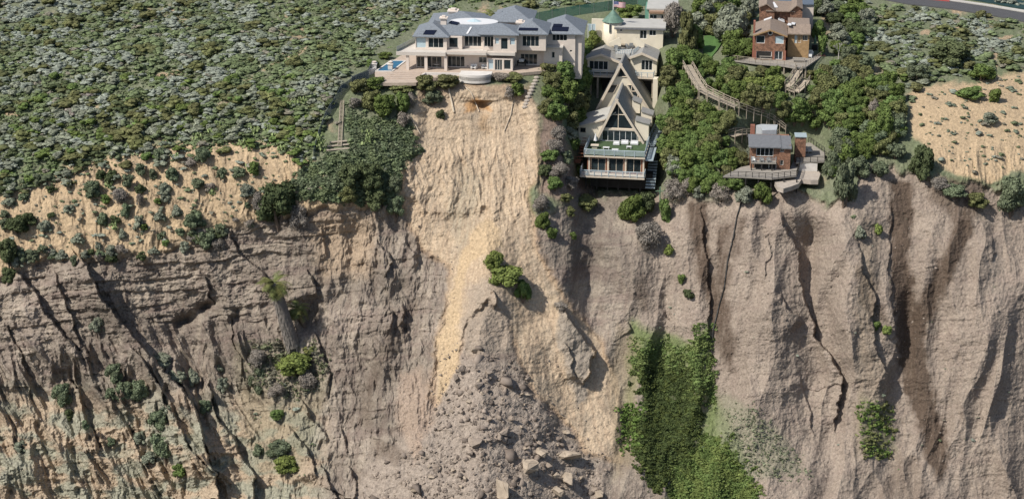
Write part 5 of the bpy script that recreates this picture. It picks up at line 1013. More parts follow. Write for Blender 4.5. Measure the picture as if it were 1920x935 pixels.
TC=dict(g=((.115,.150,.042),(.095,.140,.045)),d=((.068,.088,.040),(.08,.095,.045)),o=((.135,.135,.060),(.115,.125,.05)),s=((.21,.225,.17),(.18,.195,.14)),y=((.165,.195,.055),(.135,.17,.05)),b=((.25,.225,.195),(.215,.185,.155)),t=((.135,.155,.095),(.115,.145,.085)))
LM={k:leafmat('foliage_'+n_,TC[k][0],TC[k][1]) for k,n_ in dict(g='mid_green',d='dark_green',o='olive',s='sage',y='yellow_green',b='dry_grey',t='blue_green').items()}
SCRUBM=leafmat('scrub_foliage',(.1,.1,.1),var=.10,attr=True,isl=.14); BARK=mat('bark',(.16,.12,.09),.95,4,.3,bump=.4); ROCKM=mat('boulder_rock',(.34,.28,.215),.95,1.3,.25,bump=.5); ROCK2=mat('grey_brown_rock',(.275,.225,.182),.95,1.3,.25,bump=.5)
CN={'g':'mid-green','d':'dark green','o':'olive','s':'grey-green','y':'yellow-green','b':'dry grey','t':'blue-green'}
def ico(sub):
    import bmesh
    b=bmesh.new(); bmesh.ops.create_icosphere(b,subdivisions=sub,radius=1); V=np.array([v.co[:] for v in b.verts]); Fq=np.array([[v.index for v in f.verts] for f in b.faces]); b.free(); return V,Fq
ICO={1:ico(1),2:ico(2)}
def cloud(rs,nl,nq,size,flat=.75,elong=1.0,core=.8,sparse=False,jit=.5,rl=(.32,.52),sub=2):
    IV,IF=ICO[sub]
    """crown of overlapping leaf clumps: unit wide (radius 1), base at z=0, top near z=2*flat"""
    C=[];Rr=[]
    for i in range(nl):
        a=rs.uniform(0,2*np.pi); q=rs.uniform(0,.62)**.7; zc=rs.uniform(.25,1.0)
        C.append([q*np.cos(a)*(1.15-.45*zc),q*np.sin(a)*(1.15-.45*zc),zc]); Rr.append(rs.uniform(*rl))
    C=np.array(C);Rr=np.array(Rr); C[:,2]*=1.35
    V=[];Fq=[];n=0
    if not sparse:
        for c,r in zip(C,Rr):
            v=IV*r*core*(1+.18*rs.standard_normal((len(IV),1)))+c; V.append(v); F3=IF+n; Fq.append(np.concatenate([F3,F3[:,2:]],1)); n+=len(v)
    k=rs.choice(nl,nq,p=Rr**2/np.sum(Rr**2)); d=rs.standard_normal((nq,3)); d/=np.linalg.norm(d,axis=1)[:,None]; d[:,2]=np.where(rs.random(nq)<.6,np.abs(d[:,2]),d[:,2])
    p=C[k]+d*Rr[k][:,None]*rs.uniform(.82,1.1,(nq,1))
    nn=d+jit*rs.standard_normal((nq,3)); nn/=np.linalg.norm(nn,axis=1)[:,None]
    t=np.cross(nn,rs.standard_normal((nq,3))); t/=np.linalg.norm(t,axis=1)[:,None]; bt=np.cross(nn,t)
    s=size*rs.uniform(.6,1.4,(nq,1)); bt=bt*rs.uniform(.45,.9,(nq,1)) if not sparse else bt*.25
    q=np.stack([p-t*s,p-bt*s,p+t*s,p+bt*s],1).reshape(-1,3); V.append(q); Fq.append(np.arange(n,n+4*nq).reshape(-1,4))
    V=np.concatenate(V); Fq=np.concatenate(Fq)
    V[:,2]=np.maximum(V[:,2]*flat/.9,-.05); 
    return V,Fq
def cmesh(name,V,Fq,m):
    me=bpy.data.meshes.new(name); tri=Fq[:,2]==Fq[:,3]; 
    loops=np.concatenate([Fq[tri][:,:3].ravel(),Fq[~tri].ravel()]); nt_,nq_=tri.sum(),(~tri).sum()
    st_=np.concatenate([np.arange(nt_)*3,nt_*3+np.arange(nq_)*4])
    me.vertices.add(len(V)); me.vertices.foreach_set('co',V.astype(np.float32).ravel()); me.loops.add(len(loops)); me.loops.foreach_set('vertex_index',loops.astype(np.int32)); me.polygons.add(len(st_)); me.polygons.foreach_set('loop_start',st_.astype(np.int32)); me.update(calc_edges=True)
    if m: me.materials.append(m)
    return me
rs=np.random.default_rng(21)
BIG={k:[cmesh('crown',*cloud(rs,34,3600,.07,.85,jit=.7,rl=(.20,.36)),LM[k]) for _ in range(3)] for k in TC if k!='b'}
BIG['b']=[cmesh('crown',*cloud(rs,14,3800,.11,.85,sparse=True),LM['b']) for _ in range(2)]
MED={k:[cmesh('shrub',*cloud(rs,16,900,.11,.75,jit=.6,rl=(.24,.42)),LM[k]) for _ in range(3)] for k in TC if k!='b'}
MED['b']=[cmesh('shrub',*cloud(rs,9,1000,.16,.75,sparse=True),LM['b']) for _ in range(2)]
tm=MB()
for a in (0,2.1,4.2): tm.tube((0,0,-.3),(.35*math.cos(a),.35*math.sin(a),.9),.09,.03,6)
trunk_me=None
PXM=lambda Y: (Y*CP+ (H+5)*SP)/F      # metres per photo pixel
def ground(px,py): return Vector([float(c) for c in G(px,py)])
NLAB={}
def bush(px,py,wd,ht,k,label,name=None,group=None,lift=0,cat=None,big=None,depth=1.0):
    """crown whose base sits at photo point (px,py); wd/ht in photo pixels"""
    global trunk_me
    p=ground(px,py); mp=PXM(p.y); W_=wd*mp/2; Hh=ht*mp/1.03
    big=wd>=34 if big is None else big
    me=(BIG if big else MED)[k][random.randrange(2)]; rz=random.uniform(0,6.28); sc_=(W_*1.02,W_*1.02*depth,Hh/(1.70 if big else 1.5))
    q=p+Vector((0,0,lift-.15*Hh*.2))
    if big:
        r=root(name or 'tree',label,cat or 'tree',q,group); r.rotation_euler=(0,0,0); 
        if trunk_me is None:
            o=build('trunk',tm,BARK,r); trunk_me=o.data; o.scale=sc_
            # vertices were written relative to the root: restore
            me0=o.data
            for v in me0.vertices: v.co=v.co+LOC[r]
        else: o=bpy.data.objects.new('trunk',trunk_me); COL.objects.link(o); o.parent=r; o.scale=sc_
        c=bpy.data.objects.new('crown',me); COL.objects.link(c); c.parent=r; c.scale=sc_; c.rotation_euler=(0,0,rz if depth==1.0 else 0); return r
    o=bpy.data.objects.new(name or 'shrub',me); COL.objects.link(o); o.location=q; o.scale=sc_; o.rotation_euler=(0,0,rz); tag(o,label,cat or 'shrub',group); return o
# ---- named ones: (px, base row, width, height, kind, label)
LST=[
(700,126,34,17,'g','clipped low hedge on the left side of the swimming pool'),(722,110,34,15,'g','far end of the clipped hedge beside the swimming pool, nearest the mansion'),
(672,172,42,28,'o','olive shrub left of the terrace corner beside the short fence'),(704,166,46,26,'g','green shrub directly under the left corner of the terrace'),
(697,205,44,42,'o','big rounded olive shrub below the terrace, left one of a touching pair'),(722,218,50,52,'g','big rounded green shrub below the terrace, right one of a touching pair'),
(752,172,56,16,'o','low olive hedge strip under the front edge of the terrace'),(757,212,36,48,'g','upright green shrub between the big rounded shrubs and the landslide'),
(798,172,50,36,'o','olive hedge under the terrace at the left lip of the landslide'),(840,165,54,30,'o','olive hedge touching the left end of the curved white wall'),
(812,196,48,32,'t','loose grey-green shrub hanging over the landslide beside the bent pipe'),(827,222,22,22,'d','small dark shrub stranded on the sand below the bent pipe'),
(940,152,40,18,'b','dry reddish shrub right of the curved white wall'),(962,153,44,18,'o','olive shrub beside the patio right of the curved white wall'),
(970,184,32,34,'g','green shrub at the right lip of the landslide head'),(958,190,26,32,'b','dry grey shrub sliding off the right lip of the landslide'),
(1051,125,30,27,'g','ball-clipped round green shrub beside the mansion right wing'),(1026,127,18,9,'s','small grey-green cushion shrub on the patio edge near the round shrub'),(1010,137,16,9,'s','small grey-green cushion shrub at the top of the sandbag line'),
(1116,84,30,30,'y','yellow-green hedge between the mansion wing and the turret house, uppermost'),(1100,104,36,36,'y','yellow-green hedge along the right wall of the mansion wing'),
(1082,128,44,40,'y','yellow-green hedge in the middle of the strip below the mansion wing'),(1060,152,50,42,'g','green hedge above the sandbag line at the middle of the hillside'),(1090,165,44,56,'g','tall green shrub touching the left balcony of the twin-gable house'),
(1036,172,40,40,'o','olive shrub right of the sandbag line near the top'),(1062,196,56,54,'g','broad green shrub at the centre of the hedge left of the A-frame house'),(1092,204,40,50,'d','dark green shrub against the stilts of the twin-gable house'),
(1024,214,34,34,'o','reddish olive shrub beside the lowest sandbags'),(1040,226,52,42,'g','green shrub at the bottom left of the hedge above the dry slope'),(1074,236,42,40,'g','green shrub at the bottom right of the hedge above the dry slope'),
(1070,262,36,30,'s','pale grey shrub left of the sloping wing roof of the A-frame house'),(1048,262,34,30,'b','dry grey shrub on the bare slope right of the landslide'),(1040,285,36,28,'b','second dry grey shrub lower on the bare slope right of the landslide'),
(1076,285,30,32,'g','green shrub beside the leaning timber stairs of the A-frame house'),(1062,305,32,30,'t','blue-green rounded shrub left of the A-frame lower deck'),(1030,302,44,26,'g','green shrub on the rim right of the landslide, upper one'),(1022,330,34,26,'d','dark shrub on the rim right of the landslide, lower one'),
(1050,330,44,28,'b','dry grey shrub below the blue-green shrub'),(1068,352,34,26,'b','dry grey shrub left of the lower deck corner'),
(1040,354,40,28,'g','green shrub on the rim below the dry grey shrubs right of the landslide'),(1086,330,24,26,'g','small green shrub touching the left end of the lower deck'),(1062,378,30,20,'o','low olive shrub on the rim left of the A-frame foundation'),
(1098,392,52,30,'o','reddish olive shrub mat below the left corner of the lower deck'),(1070,405,24,20,'o','small olive shrub on the rim left of the reddish mat'),(1074,450,18,18,'g','tiny green shrub on the cliff below the reddish mat'),
(1185,416,60,62,'g','large green shrub on the cliff directly below the A-frame house'),(1212,400,44,50,'d','dark green shrub beside the green drain pole'),(1245,420,30,58,'g','tall green shrub right of the green drain pole'),
(1215,462,54,58,'b','bare silver-grey shrub hanging below the A-frame house shrubs'),(1256,478,26,24,'y','yellow-green shrub at the bottom of the shrub cascade on the cliff'),(1278,533,22,24,'g','green shrub alone on the cliff below the cascade'),(1290,560,24,24,'d','dark shrub just under the lone green cliff shrub'),
(1265,330,46,46,'s','grey-green shrub right of the lower deck of the A-frame house'),(1262,372,44,44,'b','dry grey shrub below the shaded concrete steps'),(1290,366,40,40,'b','second dry grey shrub below the shaded steps'),(1310,372,36,30,'s','grey-green shrub at the cliff lip below the dark thicket'),
(522,418,92,96,'d','large dark green bush on the bare slope left of the timber ladder'),(486,402,34,50,'b','dry grey shrub at the left foot of the large dark bush'),(560,425,40,50,'b','dry grey shrub at the right foot of the large dark bush'),
(655,345,56,46,'d','dark leafy bush below the timber sleepers, left one'),(696,350,60,56,'d','dark leafy bush below the timber sleepers, middle one'),(702,392,56,52,'d','dark leafy bush at the cliff lip below the sleepers'),(655,378,46,40,'o','olive bush at the cliff lip below the sleepers'),
(742,408,42,50,'t','grey-green bush hanging over the left rim of the landslide'),(740,358,36,36,'t','small grey-green bush on the left rim of the landslide'),(770,204,22,34,'b','dry grey shrub at the top of the left landslide rim'),(758,240,30,34,'b','dry silver shrub below the upright shrub on the landslide rim'),
(667,205,30,26,'b','dry grey shrub beside the top of the timber ladder'),
(926,503,48,40,'y','bright green bush on top of the sandy knob in the landslide'),(952,534,78,44,'y','wide bright green bush on the sandy knob in the landslide'),(980,564,40,52,'g','green bush trailing down the right side of the sandy knob'),(1053,582,32,20,'b','dry shrub crowning the rock pinnacle in the landslide'),
(1016,394,36,34,'b','uprooted dry bush on the right rim of the landslide'),(1018,430,34,40,'g','green bush below the uprooted dry bush'),(1034,450,28,30,'g','lowest green bush of the row on the right rim of the landslide'),
(1262,70,44,80,'b','half-bare brown tree right of the back house'),(1287,105,44,98,'o','tall olive tree right of the turret house'),(1303,96,44,60,'g','green tree left of the small lawn'),(1322,42,50,46,'s','grey-green tree behind the small lawn'),
(1375,84,84,88,'s','large grey-green spreading tree left of the shingled house'),(1352,30,60,34,'o','olive tree behind the large spreading tree'),(1402,40,40,50,'s','grey-green tree beside the rear shingled house'),(1180,34,60,30,'g','round green tree behind the flagpole'),(1168,40,28,18,'y','small yellow-green shrub right of the flag'),(1190,44,30,14,'s','grey-green shrub below the tree behind the flagpole'),
(1402,102,44,36,'g','green shrub right of the small lawn beside the wooden terrace'),(1372,112,50,40,'g','green shrub below the large spreading tree'),
(1506,106,24,30,'y','yellow-green shrub on the wooden terrace beside the tan wing'),(1535,72,34,40,'g','green tree right of the tan wing'),(1542,105,26,46,'g','pale green shrub at the right end of the wooden terrace'),(1530,30,30,40,'d','dark tree right of the blue-grey roof'),
(1428,382,44,50,'g','green bush below the front deck of the cottage'),(1380,356,50,30,'g','green bush at the left end of the cottage deck'),(1396,380,44,34,'s','grey bush at the cliff lip below the cottage deck'),(1352,372,44,34,'b','dry grey bush at the cliff lip left of the cottage'),(1408,300,34,36,'s','pale green shrub leaning on the left wall of the cottage'),(1388,312,36,34,'o','olive shrub left of the cottage deck boards'),
(1582,388,54,112,'t','tall blue-green tree standing at the cliff edge right of the cottage'),(1560,330,38,60,'t','narrow blue-green tree beside the cottage side deck'),
(1726,336,54,78,'d','isolated dark green bush at the edge of the right bare slope'),(1658,268,46,70,'g','upright bright green tree right of the thicket'),(1636,232,24,54,'b','bare silver tree in front of the upright bright green tree'),(1630,285,40,40,'g','green shrub at the lower right of the thicket'),(1610,330,44,46,'t','blue-green shrub above the dark streaked gully'),(1650,330,40,34,'t','blue-green shrub left of the isolated dark bush'),
(1855,232,36,26,'s','grey-green mound shrub in the middle of the right bare slope'),(1866,192,30,30,'g','green shrub above the mound shrub on the right bare slope'),(1895,400,70,84,'t','large blue-green bush at the right edge above the cliff'),(1830,390,50,34,'o','olive bush left of the large right-edge bush'),(1790,370,60,28,'t','low blue-green bush on the brow of the right cliff'),(1760,352,40,22,'b','dry shrub on the brow of the right cliff'),
(1778,118,90,48,'d','wide dark green bush mass above the right bare slope'),(1840,150,60,36,'g','green bush right of the wide dark mass'),(1720,150,50,36,'t','blue-green bush left of the wide dark mass'),(1820,185,60,26,'g','low green bush at the top rim of the right bare slope'),
(1642,622,24,26,'g','left one of two small green shrubs in the right gully'),(1662,626,24,22,'y','right one of two small green shrubs in the right gully'),(1647,440,20,26,'y','bright green tuft at the top of the right gully'),(1612,450,26,34,'s','grey-green tuft beside the top of the right gully'),
(552,700,84,48,'y','bright green bush at the foot of the leaning palm'),(484,735,40,62,'t','grey-green bush left of the bright green bush'),(578,730,40,44,'b','dry grey bush right below the bright green bush'),(520,740,40,26,'b','dry bush below the bright green bush'),
(520,785,34,24,'g','green tuft on the pale slope below the palm'),(525,855,60,40,'t','wide grey-green bush on the pale slope below the palm'),(536,880,60,34,'y','yellow-green bush under the wide grey-green bush'),(486,855,28,32,'t','small grey-green bush left on the pale slope below the palm'),(480,685,40,40,'b','dry bush left of the palm trunk'),
]
for q in LST: bush(*q)
def Zs(s,ox,oy): return lambda x,y,w_,h_,k: (ox+x/s,oy+y/s,w_/s,h_/s,k)
AUTO=[]
zA=Zs(3.34,0,240)
for q in [(635,330,80,90,'d'),(700,340,100,100,'d'),(800,380,90,110,'t'),(880,300,90,90,'t'),(1000,200,90,100,'t'),(960,330,70,90,'t'),(880,420,80,90,'d'),(580,430,130,130,'t'),(660,480,80,80,'g'),(760,470,110,120,'b'),(650,620,90,110,'t'),(720,600,80,70,'d'),(790,570,80,120,'t'),(880,500,60,110,'b'),(870,640,90,110,'s'),(905,645,60,60,'g'),(770,700,60,90,'s'),(1080,330,100,110,'t'),(1030,420,110,100,'s'),(1040,480,90,90,'s'),(990,480,60,50,'g'),(1240,380,110,80,'t'),(1220,640,170,150,'t'),(1000,590,90,100,'s'),(1110,560,80,100,'s'),(1010,700,80,70,'t'),(1130,670,80,60,'t'),(1040,740,70,50,'g'),(1290,760,160,150,'t'),(1370,770,90,110,'b'),(1160,780,80,90,'s'),(960,790,90,60,'s'),(620,760,50,70,'s'),(700,800,90,80,'s'),(280,660,110,100,'s'),(180,600,110,90,'d'),(110,660,180,140,'d'),(60,850,160,200,'d'),(200,810,100,70,'t'),(340,815,100,60,'t'),(270,780,90,60,'t'),(435,530,90,60,'s'),(150,455,90,60,'t'),(240,350,90,90,'t'),(160,385,80,80,'t'),(50,380,90,80,'t'),(60,490,110,60,'s'),(50,430,80,50,'s'),(320,400,90,50,'d'),(465,870,60,90,'t'),(1500,310,100,90,'t'),(1390,320,80,90,'t'),(1270,210,120,110,'t'),(1200,250,90,70,'b'),(1540,430,130,100,'s'),(1550,505,50,50,'t'),(1480,590,50,40,'b'),(1590,300,90,110,'g'),(320,560,60,40,'d'),(300,330,110,50,'t'),(420,300,100,50,'s'),(1320,400,90,70,'b'),(30,640,90,90,'t'),(60,960,120,110,'d'),(30,560,70,60,'t')]:
    a_=zA(*q); c_=CN[q[4]]
    o=bush(*a_,c_+' shrub growing on the bare sandy slope at the left','shrub',c_+' shrubs on the left sandy slope',big=a_[2]>=32,cat='shrub'); AUTO.append((o,c_+' shrubs','left sandy slope',a_[0],a_[1]))
zB=Zs(2.054,0,480)
for q in [(375,300,70,80,'s'),(440,480,80,90,'t'),(480,560,100,100,'t'),(430,550,60,60,'t'),(540,560,90,110,'t'),(240,570,90,110,'t'),(610,660,90,90,'t'),(640,780,140,140,'t'),(700,850,90,80,'g'),(580,800,80,60,'s'),(540,720,60,60,'s'),(850,440,50,60,'s'),(860,520,60,70,'s'),(790,600,60,70,'t'),(270,630,50,60,'d'),(330,670,40,50,'t'),(430,730,40,50,'t'),(80,750,60,50,'s'),(750,500,60,90,'s'),(640,620,60,60,'s'),(620,420,120,50,'s'),(680,480,90,50,'s')]:
    a_=zB(*q); c_=CN[q[4]]
    o=bush(*a_,c_+' shrub clinging to the rilled left cliff','shrub',c_+' shrubs on the left cliff',big=a_[2]>=32,cat='shrub'); AUTO.append((o,c_+' shrubs','rilled left cliff',a_[0],a_[1]))
rs=np.random.default_rng(77)
for i in range(34):
    x_=rs.uniform(0,480); y_=np.interp(x_,[0,60,100,200,300,400,480],[505,485,475,480,472,440,415])+rs.normal(0,9); k_='tsdbt'[i%5]; w_=rs.uniform(16,32)
    o=bush(x_,y_,w_,w_*.8,k_,'shrub','shrub',CN[k_]+' shrubs on the left cliff brow',big=False,cat='shrub'); AUTO.append((o,CN[k_]+' shrubs','left cliff brow',x_,y_))
# ---- thickets filled tree by tree
def inpoly(px,py,pl): return float(poly_sd(np.array([px]),np.array([py]),pl)[0])>0
walk=[(1288,122),(1331,178),(1380,200),(1437,218),(1476,242)]
def near_walk(px,py,ht,wd):
    d_,_,_=segd(np.array([px]),np.array([py-ht*.55]),walk); return d_[0]<ht*.5+3 
keep=[[(1410,30),(1545,30),(1550,108),(1520,128),(1440,120),(1376,113),(1410,100)],[(1372,248),(1400,232),(1478,236),(1552,250),(1552,305),(1510,340),(1365,330),(1400,305)],[(1474,130),(1512,146),(1510,172),(1474,168)]]
def ok(px,py,wd,ht):
    for ax in (-.35,0,.35):
        x=px+ax*wd; yw=np.interp(x,[p[0] for p in walk],[p[1] for p in walk],left=999,right=999)
        if yw<900 and py>yw+1 and py-ht*.95<yw+3: return False
    return not any(inpoly(px+ax*wd*.4,py-ht*by,kp) for kp in keep for ax in (-1,0,1) for by in (.1,.5,.85))
def thicket(pl,kinds,lab,grp,dx=30,dy=15,s0=38,s1=60,asp=.85,seed=1):
    r_=random.Random(seed); ys_=[p[1] for p in pl]; xs_=[p[0] for p in pl]; y=min(ys_); row=0
    while y<max(ys_)+dy:
        x=min(xs_)+(row%2)*dx/2
        while x<max(xs_):
            px,py=x+r_.uniform(-9,9),y+r_.uniform(-5,5); wd=r_.uniform(s0,s1); ht=wd*asp*r_.uniform(.8,1.2); k=r_.choice(kinds)
            if inpoly(px,py-ht*.3,pl):
                for f_ in (1,.75,.55,.4):
                    w2,h2=wd*f_,ht*f_
                    if ok(px,py,w2,h2):
                        o=bush(px,py,w2,h2,k,CN[k]+' '+lab,'tree',CN[k]+' trees in the '+grp,cat='tree',big=True); AUTO.append((o,CN[k]+' trees',grp,px,py)); break
            x+=dx
        y+=dy; row+=1
thicket([(1246,170),(1256,110),(1290,92),(1320,140),(1345,195),(1400,225),(1440,240),(1398,262),(1392,300),(1365,330),(1350,360),(1300,362),(1256,325),(1246,250)],'ggggo','tree in the dense thicket between the A-frame house and the long wooden walkway','thicket left of the walkway',28,15,seed=3)
thicket([(1300,112),(1385,104),(1400,114),(1470,125),(1484,175),(1480,232),(1455,222),(1445,205),(1380,196),(1330,172),(1308,145)],'gggoy','tree between the upper wooden terrace and the long walkway','thicket above the walkway',28,14,36,52,seed=4)
thicket([(1505,125),(1560,100),(1600,90),(1690,180),(1690,262),(1600,300),(1556,345),(1552,270),(1500,245),(1482,238),(1466,222),(1486,180)],'ggogt','tree in the thicket above and right of the cottage','thicket right of the cottage',29,15,36,56,seed=5)
thicket([(1300,0),(1420,-10),(1410,60),(1392,100),(1340,58),(1300,60)],'sog','tree left of the shingled houses at the top of the photo','grove left of the shingled houses',34,18,44,60,seed=6)
thicket([(1540,-10),(1600,-10),(1640,60),(1600,100),(1558,90),(1552,40)],'stgd','tree right of the shingled houses','grove right of the shingled houses',30,14,34,50,.7,seed=7)
thicket([(1640,180),(1690,190),(1700,300),(1640,300)],'gtto','tree between the thicket and the right bare slope','strip beside the right slope',30,16,36,50,seed=8)
thicket([(1024,120),(1050,138),(1110,78),(1110,110),(1105,150),(1098,230),(1040,228),(1030,200),(1026,160)],'ggo','shrub in the hedge bank left of the A-frame house','hedge bank',26,15,34,48,.8,seed=9)
# ---- trellised bare tree above the walkway
def bare(px,py,ht,label):
    p=ground(px,py); hh=ht*PXM(p.y); r=root('bare_tree',label,'tree',p); m1=MB(); rr=random.Random(px)
    def br(a,d,L,rd,n):
        b=a+d*L; m1.tube(a,b,rd,rd*.65,5)
        if n: 
            for _ in range(3): br(b,(d+Vector((rr.uniform(-.8,.8),rr.uniform(-.5,.5),rr.uniform(-.1,.5)))).normalized(),L*.62,rd*.6,n-1)
    br(p,Vector((0,0,1)),hh*.45,.13,4); build('branches',m1,mat('silver_bark',(.42,.40,.36),.9,3,.15),r)
bare(1424,196,34,'bare silver tree standing just above the middle of the long walkway'); bare(1572,112,30,'bare silver tree right of the wooden terrace'); bare(1590,240,22,'small bare silver tree in the thicket right of the cottage')
# ---- scrub hillside
rs=np.random.default_rng(5)
def lim(px): return np.interp(px,[-200,0,60,150,260,330,480,590,640,700,760,860,1000,1100,1130,1250,1300,1540,1600,1700,1760,1860,1920,2100],[370,365,330,300,285,262,255,285,150,112,88,8,16,18,-5,-5,-8,-8,90,170,160,140,130,130])
PROT=[cloud(rs,6,110,.24,.72,core=.93,jit=.3) for _ in range(8)]
pts=[]
def scatter(n,x0,x1,y0,y1):
    px=rs.uniform(x0,x1,n); py=rs.uniform(y0,y1,n); m=py<lim(px)+22*fbm(px/30,py/20,98,3)+np.where(rs.random(n)<.3,rs.uniform(0,60,n),rs.normal(0,8,n))*(px<600)-4*(px>=600); return px[m],py[m]
pa=[scatter(10500,-40,860,-30,370),scatter(2600,1540,1960,-30,180),scatter(1300,760,1300,-30,30),scatter(1200,-200,2100,-140,-30)]
px=np.concatenate([p[0] for p in pa]); py=np.concatenate([p[1] for p in pa])
# keep road, path and buildings clear
road=poly_sd(px,py,[(1640,-30),(1700,-10),(1780,-2),(1850,5),(1960,24),(1960,50),(1850,32),(1780,21),(1700,12),(1640,2)])
path1=segd(px,py,[(640,60),(560,100),(520,118),(480,140),(420,175)])[0]
mans=poly_sd(px,py,[(692,140),(700,100),(760,60),(800,26),(900,10),(1010,22),(1110,44),(1160,30),(1250,-10),(1330,-10),(1330,100),(1000,100)])
bare_=np.ones(len(px),bool)
for bx_,by_,br_ in ((310,139,26),(335,134,16),(560,118,14),(560,60,12),(300,262,20),(228,300,24),(20,214,22),(80,120,14),(1880,70,20),(1740,62,16),(1800,55,14)): bare_&=np.hypot((px-bx_)/br_,(py-by_-2)/(br_*.3))>1
keepm=(road<-3)&(mans<-3)&(path1>3.5)&bare_
n1_=fbm(px/70,py/32,91,3); n2_=fbm(px/38,py/18,92,3); n3_=fbm(px/25,py/14,93,2)
keepm&=~((n3_>.24)&(rs.random(len(px))<.85)); gr_=ss(.05,.25,fbm(px/110,py/50,96,3)+.12*(px>560)*(py>60)); keepm&=~(rs.random(len(px))<.25*gr_); px,py,n1_,n2_,n3_=[a[keepm] for a in (px,py,n1_,n2_,n3_)]
# loose shrubs on the sandy slopes
ex=[]
for pl,n in (([(0,345),(150,300),(330,275),(480,258),(590,296),(600,350),(560,380),(470,405),(380,430),(300,465),(100,470),(0,500)],1500),([(1700,180),(1760,165),(1920,140),(1920,325),(1860,335),(1790,325),(1745,285)],520),([(1060,380),(1480,380),(1900,380),(1900,900),(1150,900)],90),([(450,640),(600,660),(590,900),(490,880)],120),([(640,200),(780,290),(740,370),(600,370),(590,310)],60)):
    x_=rs.uniform(min(p[0] for p in pl),max(p[0] for p in pl),n); y_=rs.uniform(min(p[1] for p in pl),max(p[1] for p in pl),n); m=(poly_sd(x_,y_,pl)>0)&(fbm(x_/28,y_/20,131,3)+rs.uniform(-.35,.15,n)>-.12); ex.append((x_[m],y_[m]))
exx=np.concatenate([e_[0] for e_ in ex]); exy=np.concatenate([e_[1] for e_ in ex])
n=len(px); sz=np.clip(rs.lognormal(0,.42,n),.4,1.9)*5.6*(1+.0012*py); ex_s=np.clip(rs.lognormal(0,.6,len(exx)),.3,3.2)*2.7
SAGE=c3(.235,.258,.21); SG2=c3(.18,.205,.15); GRN=c3(.145,.18,.09); GR2=c3(.135,.16,.09); OLV=c3(.098,.106,.048); DRY=c3(.21,.195,.15)
grow=ss(-.02,.22,fbm(px/110,py/50,96,3)+ .24*(px>520)*(py>50)*(px<900))
kind=np.where(n1_>.05,0,np.where(n2_>.17,4,np.where(n2_<-.12,2,np.where(rs.random(n)<.5,1,3))))
kind=np.where((grow>.6)&(rs.random(n)<.8),2,kind); kind=np.where(rs.random(n)<.13,rs.integers(0,6,n),kind)
PAL=np.stack([SAGE,SG2,GRN,GR2,OLV,DRY])
ak=np.concatenate([kind,rs.choice([0,1,1,3,3,5],len(exx))]); ax=np.concatenate([px,exx]); ay=np.concatenate([py,exy]); asz=np.concatenate([sz*np.where(kind==4,1.35,1),ex_s])
gx_,gy_,gz_=G(ax,ay)
mp_=(gy_*CP+(H+5)*SP)/F; Rw=asz*mp_*1.05
acol=PAL[ak]*rs.uniform(.88,1.14,(len(ak),1))
order=np.argsort(-asz*((ax>5)&(ax<1915)&(ay>4)).astype(float)); top=order[:300]; rest=order[300:]
SK=['s','s','g','d','o','b']; KN=['sage-grey','grey-green','bright green','dark green','olive-brown','dry tan']
SM={k:[cmesh('scrub_shrub',*PROT[i],LM[k]) for i in range(3)] for k in 'sgdob'}
for i in top:
    k=SK[ak[i]]; o=bpy.data.objects.new('scrub_shrub',SM[k][int(i)%3]); COL.objects.link(o); o.location=(gx_[i],gy_[i],gz_[i]-.05); s_=Rw[i]; o.scale=(s_*1.15,s_*1.15,s_*rs.uniform(.55,.85)); o.rotation_euler=(0,0,rs.uniform(0,6.28))
    where='on the hillside scrub right of the houses' if ax[i]>1500 else ('on the scrub hillside behind the mansion' if ax[i]>760 else 'on the scrub hillside left of the mansion')
    tag(o,KN[ak[i]]+' mounded shrub '+where,'shrub',KN[ak[i]]+' shrubs '+where); AUTO.append((o,KN[ak[i]]+' shrubs',('right scrub hillside' if ax[i]>1500 else 'hillside behind the mansion' if ax[i]>760 else 'left scrub hillside'),ax[i],ay[i]))
def merged(name,idx,label,X,Y,Z,S,Cc,prot,flatz=.62,cat='shrubs'):
    Vs=[];Fs=[];Cs=[];n=0
    for i in idx:
        V,Fq=prot[int(rs.integers(0,len(prot)))]; a=rs.uniform(0,6.28); c,s=math.cos(a),math.sin(a); s_=S[i]
        W=np.empty_like(V); W[:,0]=(V[:,0]*c-V[:,1]*s)*s_*1.15+X[i]; W[:,1]=(V[:,0]*s+V[:,1]*c)*s_*1.15+Y[i]; W[:,2]=V[:,2]*s_*flatz+Z[i]-.05
        Vs.append(W);Fs.append(Fq+n);n+=len(V);Cs.append(np.broadcast_to(Cc[i],(len(V),3)))
    V=np.concatenate(Vs);Fq=np.concatenate(Fs);Cv=np.concatenate(Cs); L=V.mean(0); L[2]=V[:,2].min(); me=cmesh(name,V-L,Fq,SCRUBM)
    at=me.color_attributes.new('Col','FLOAT_COLOR','POINT'); at.data.foreach_set('color',np.concatenate([Cv,np.ones((len(Cv),1))],1).astype(np.float32).ravel())
    o=bpy.data.objects.new(name,me); COL.objects.link(o); o.location=L; tag(o,label,cat,kind='stuff'); return o
LITE=[cloud(rs,4,46,.30,.66,core=.95,jit=.25,rl=(.42,.6),sub=1) for _ in range(10)]
# lighter cores for the mass
merged('coastal_scrub',rest,'low grey and green coastal scrub covering the hillside',gx_,gy_,gz_,Rw,acol,LITE)
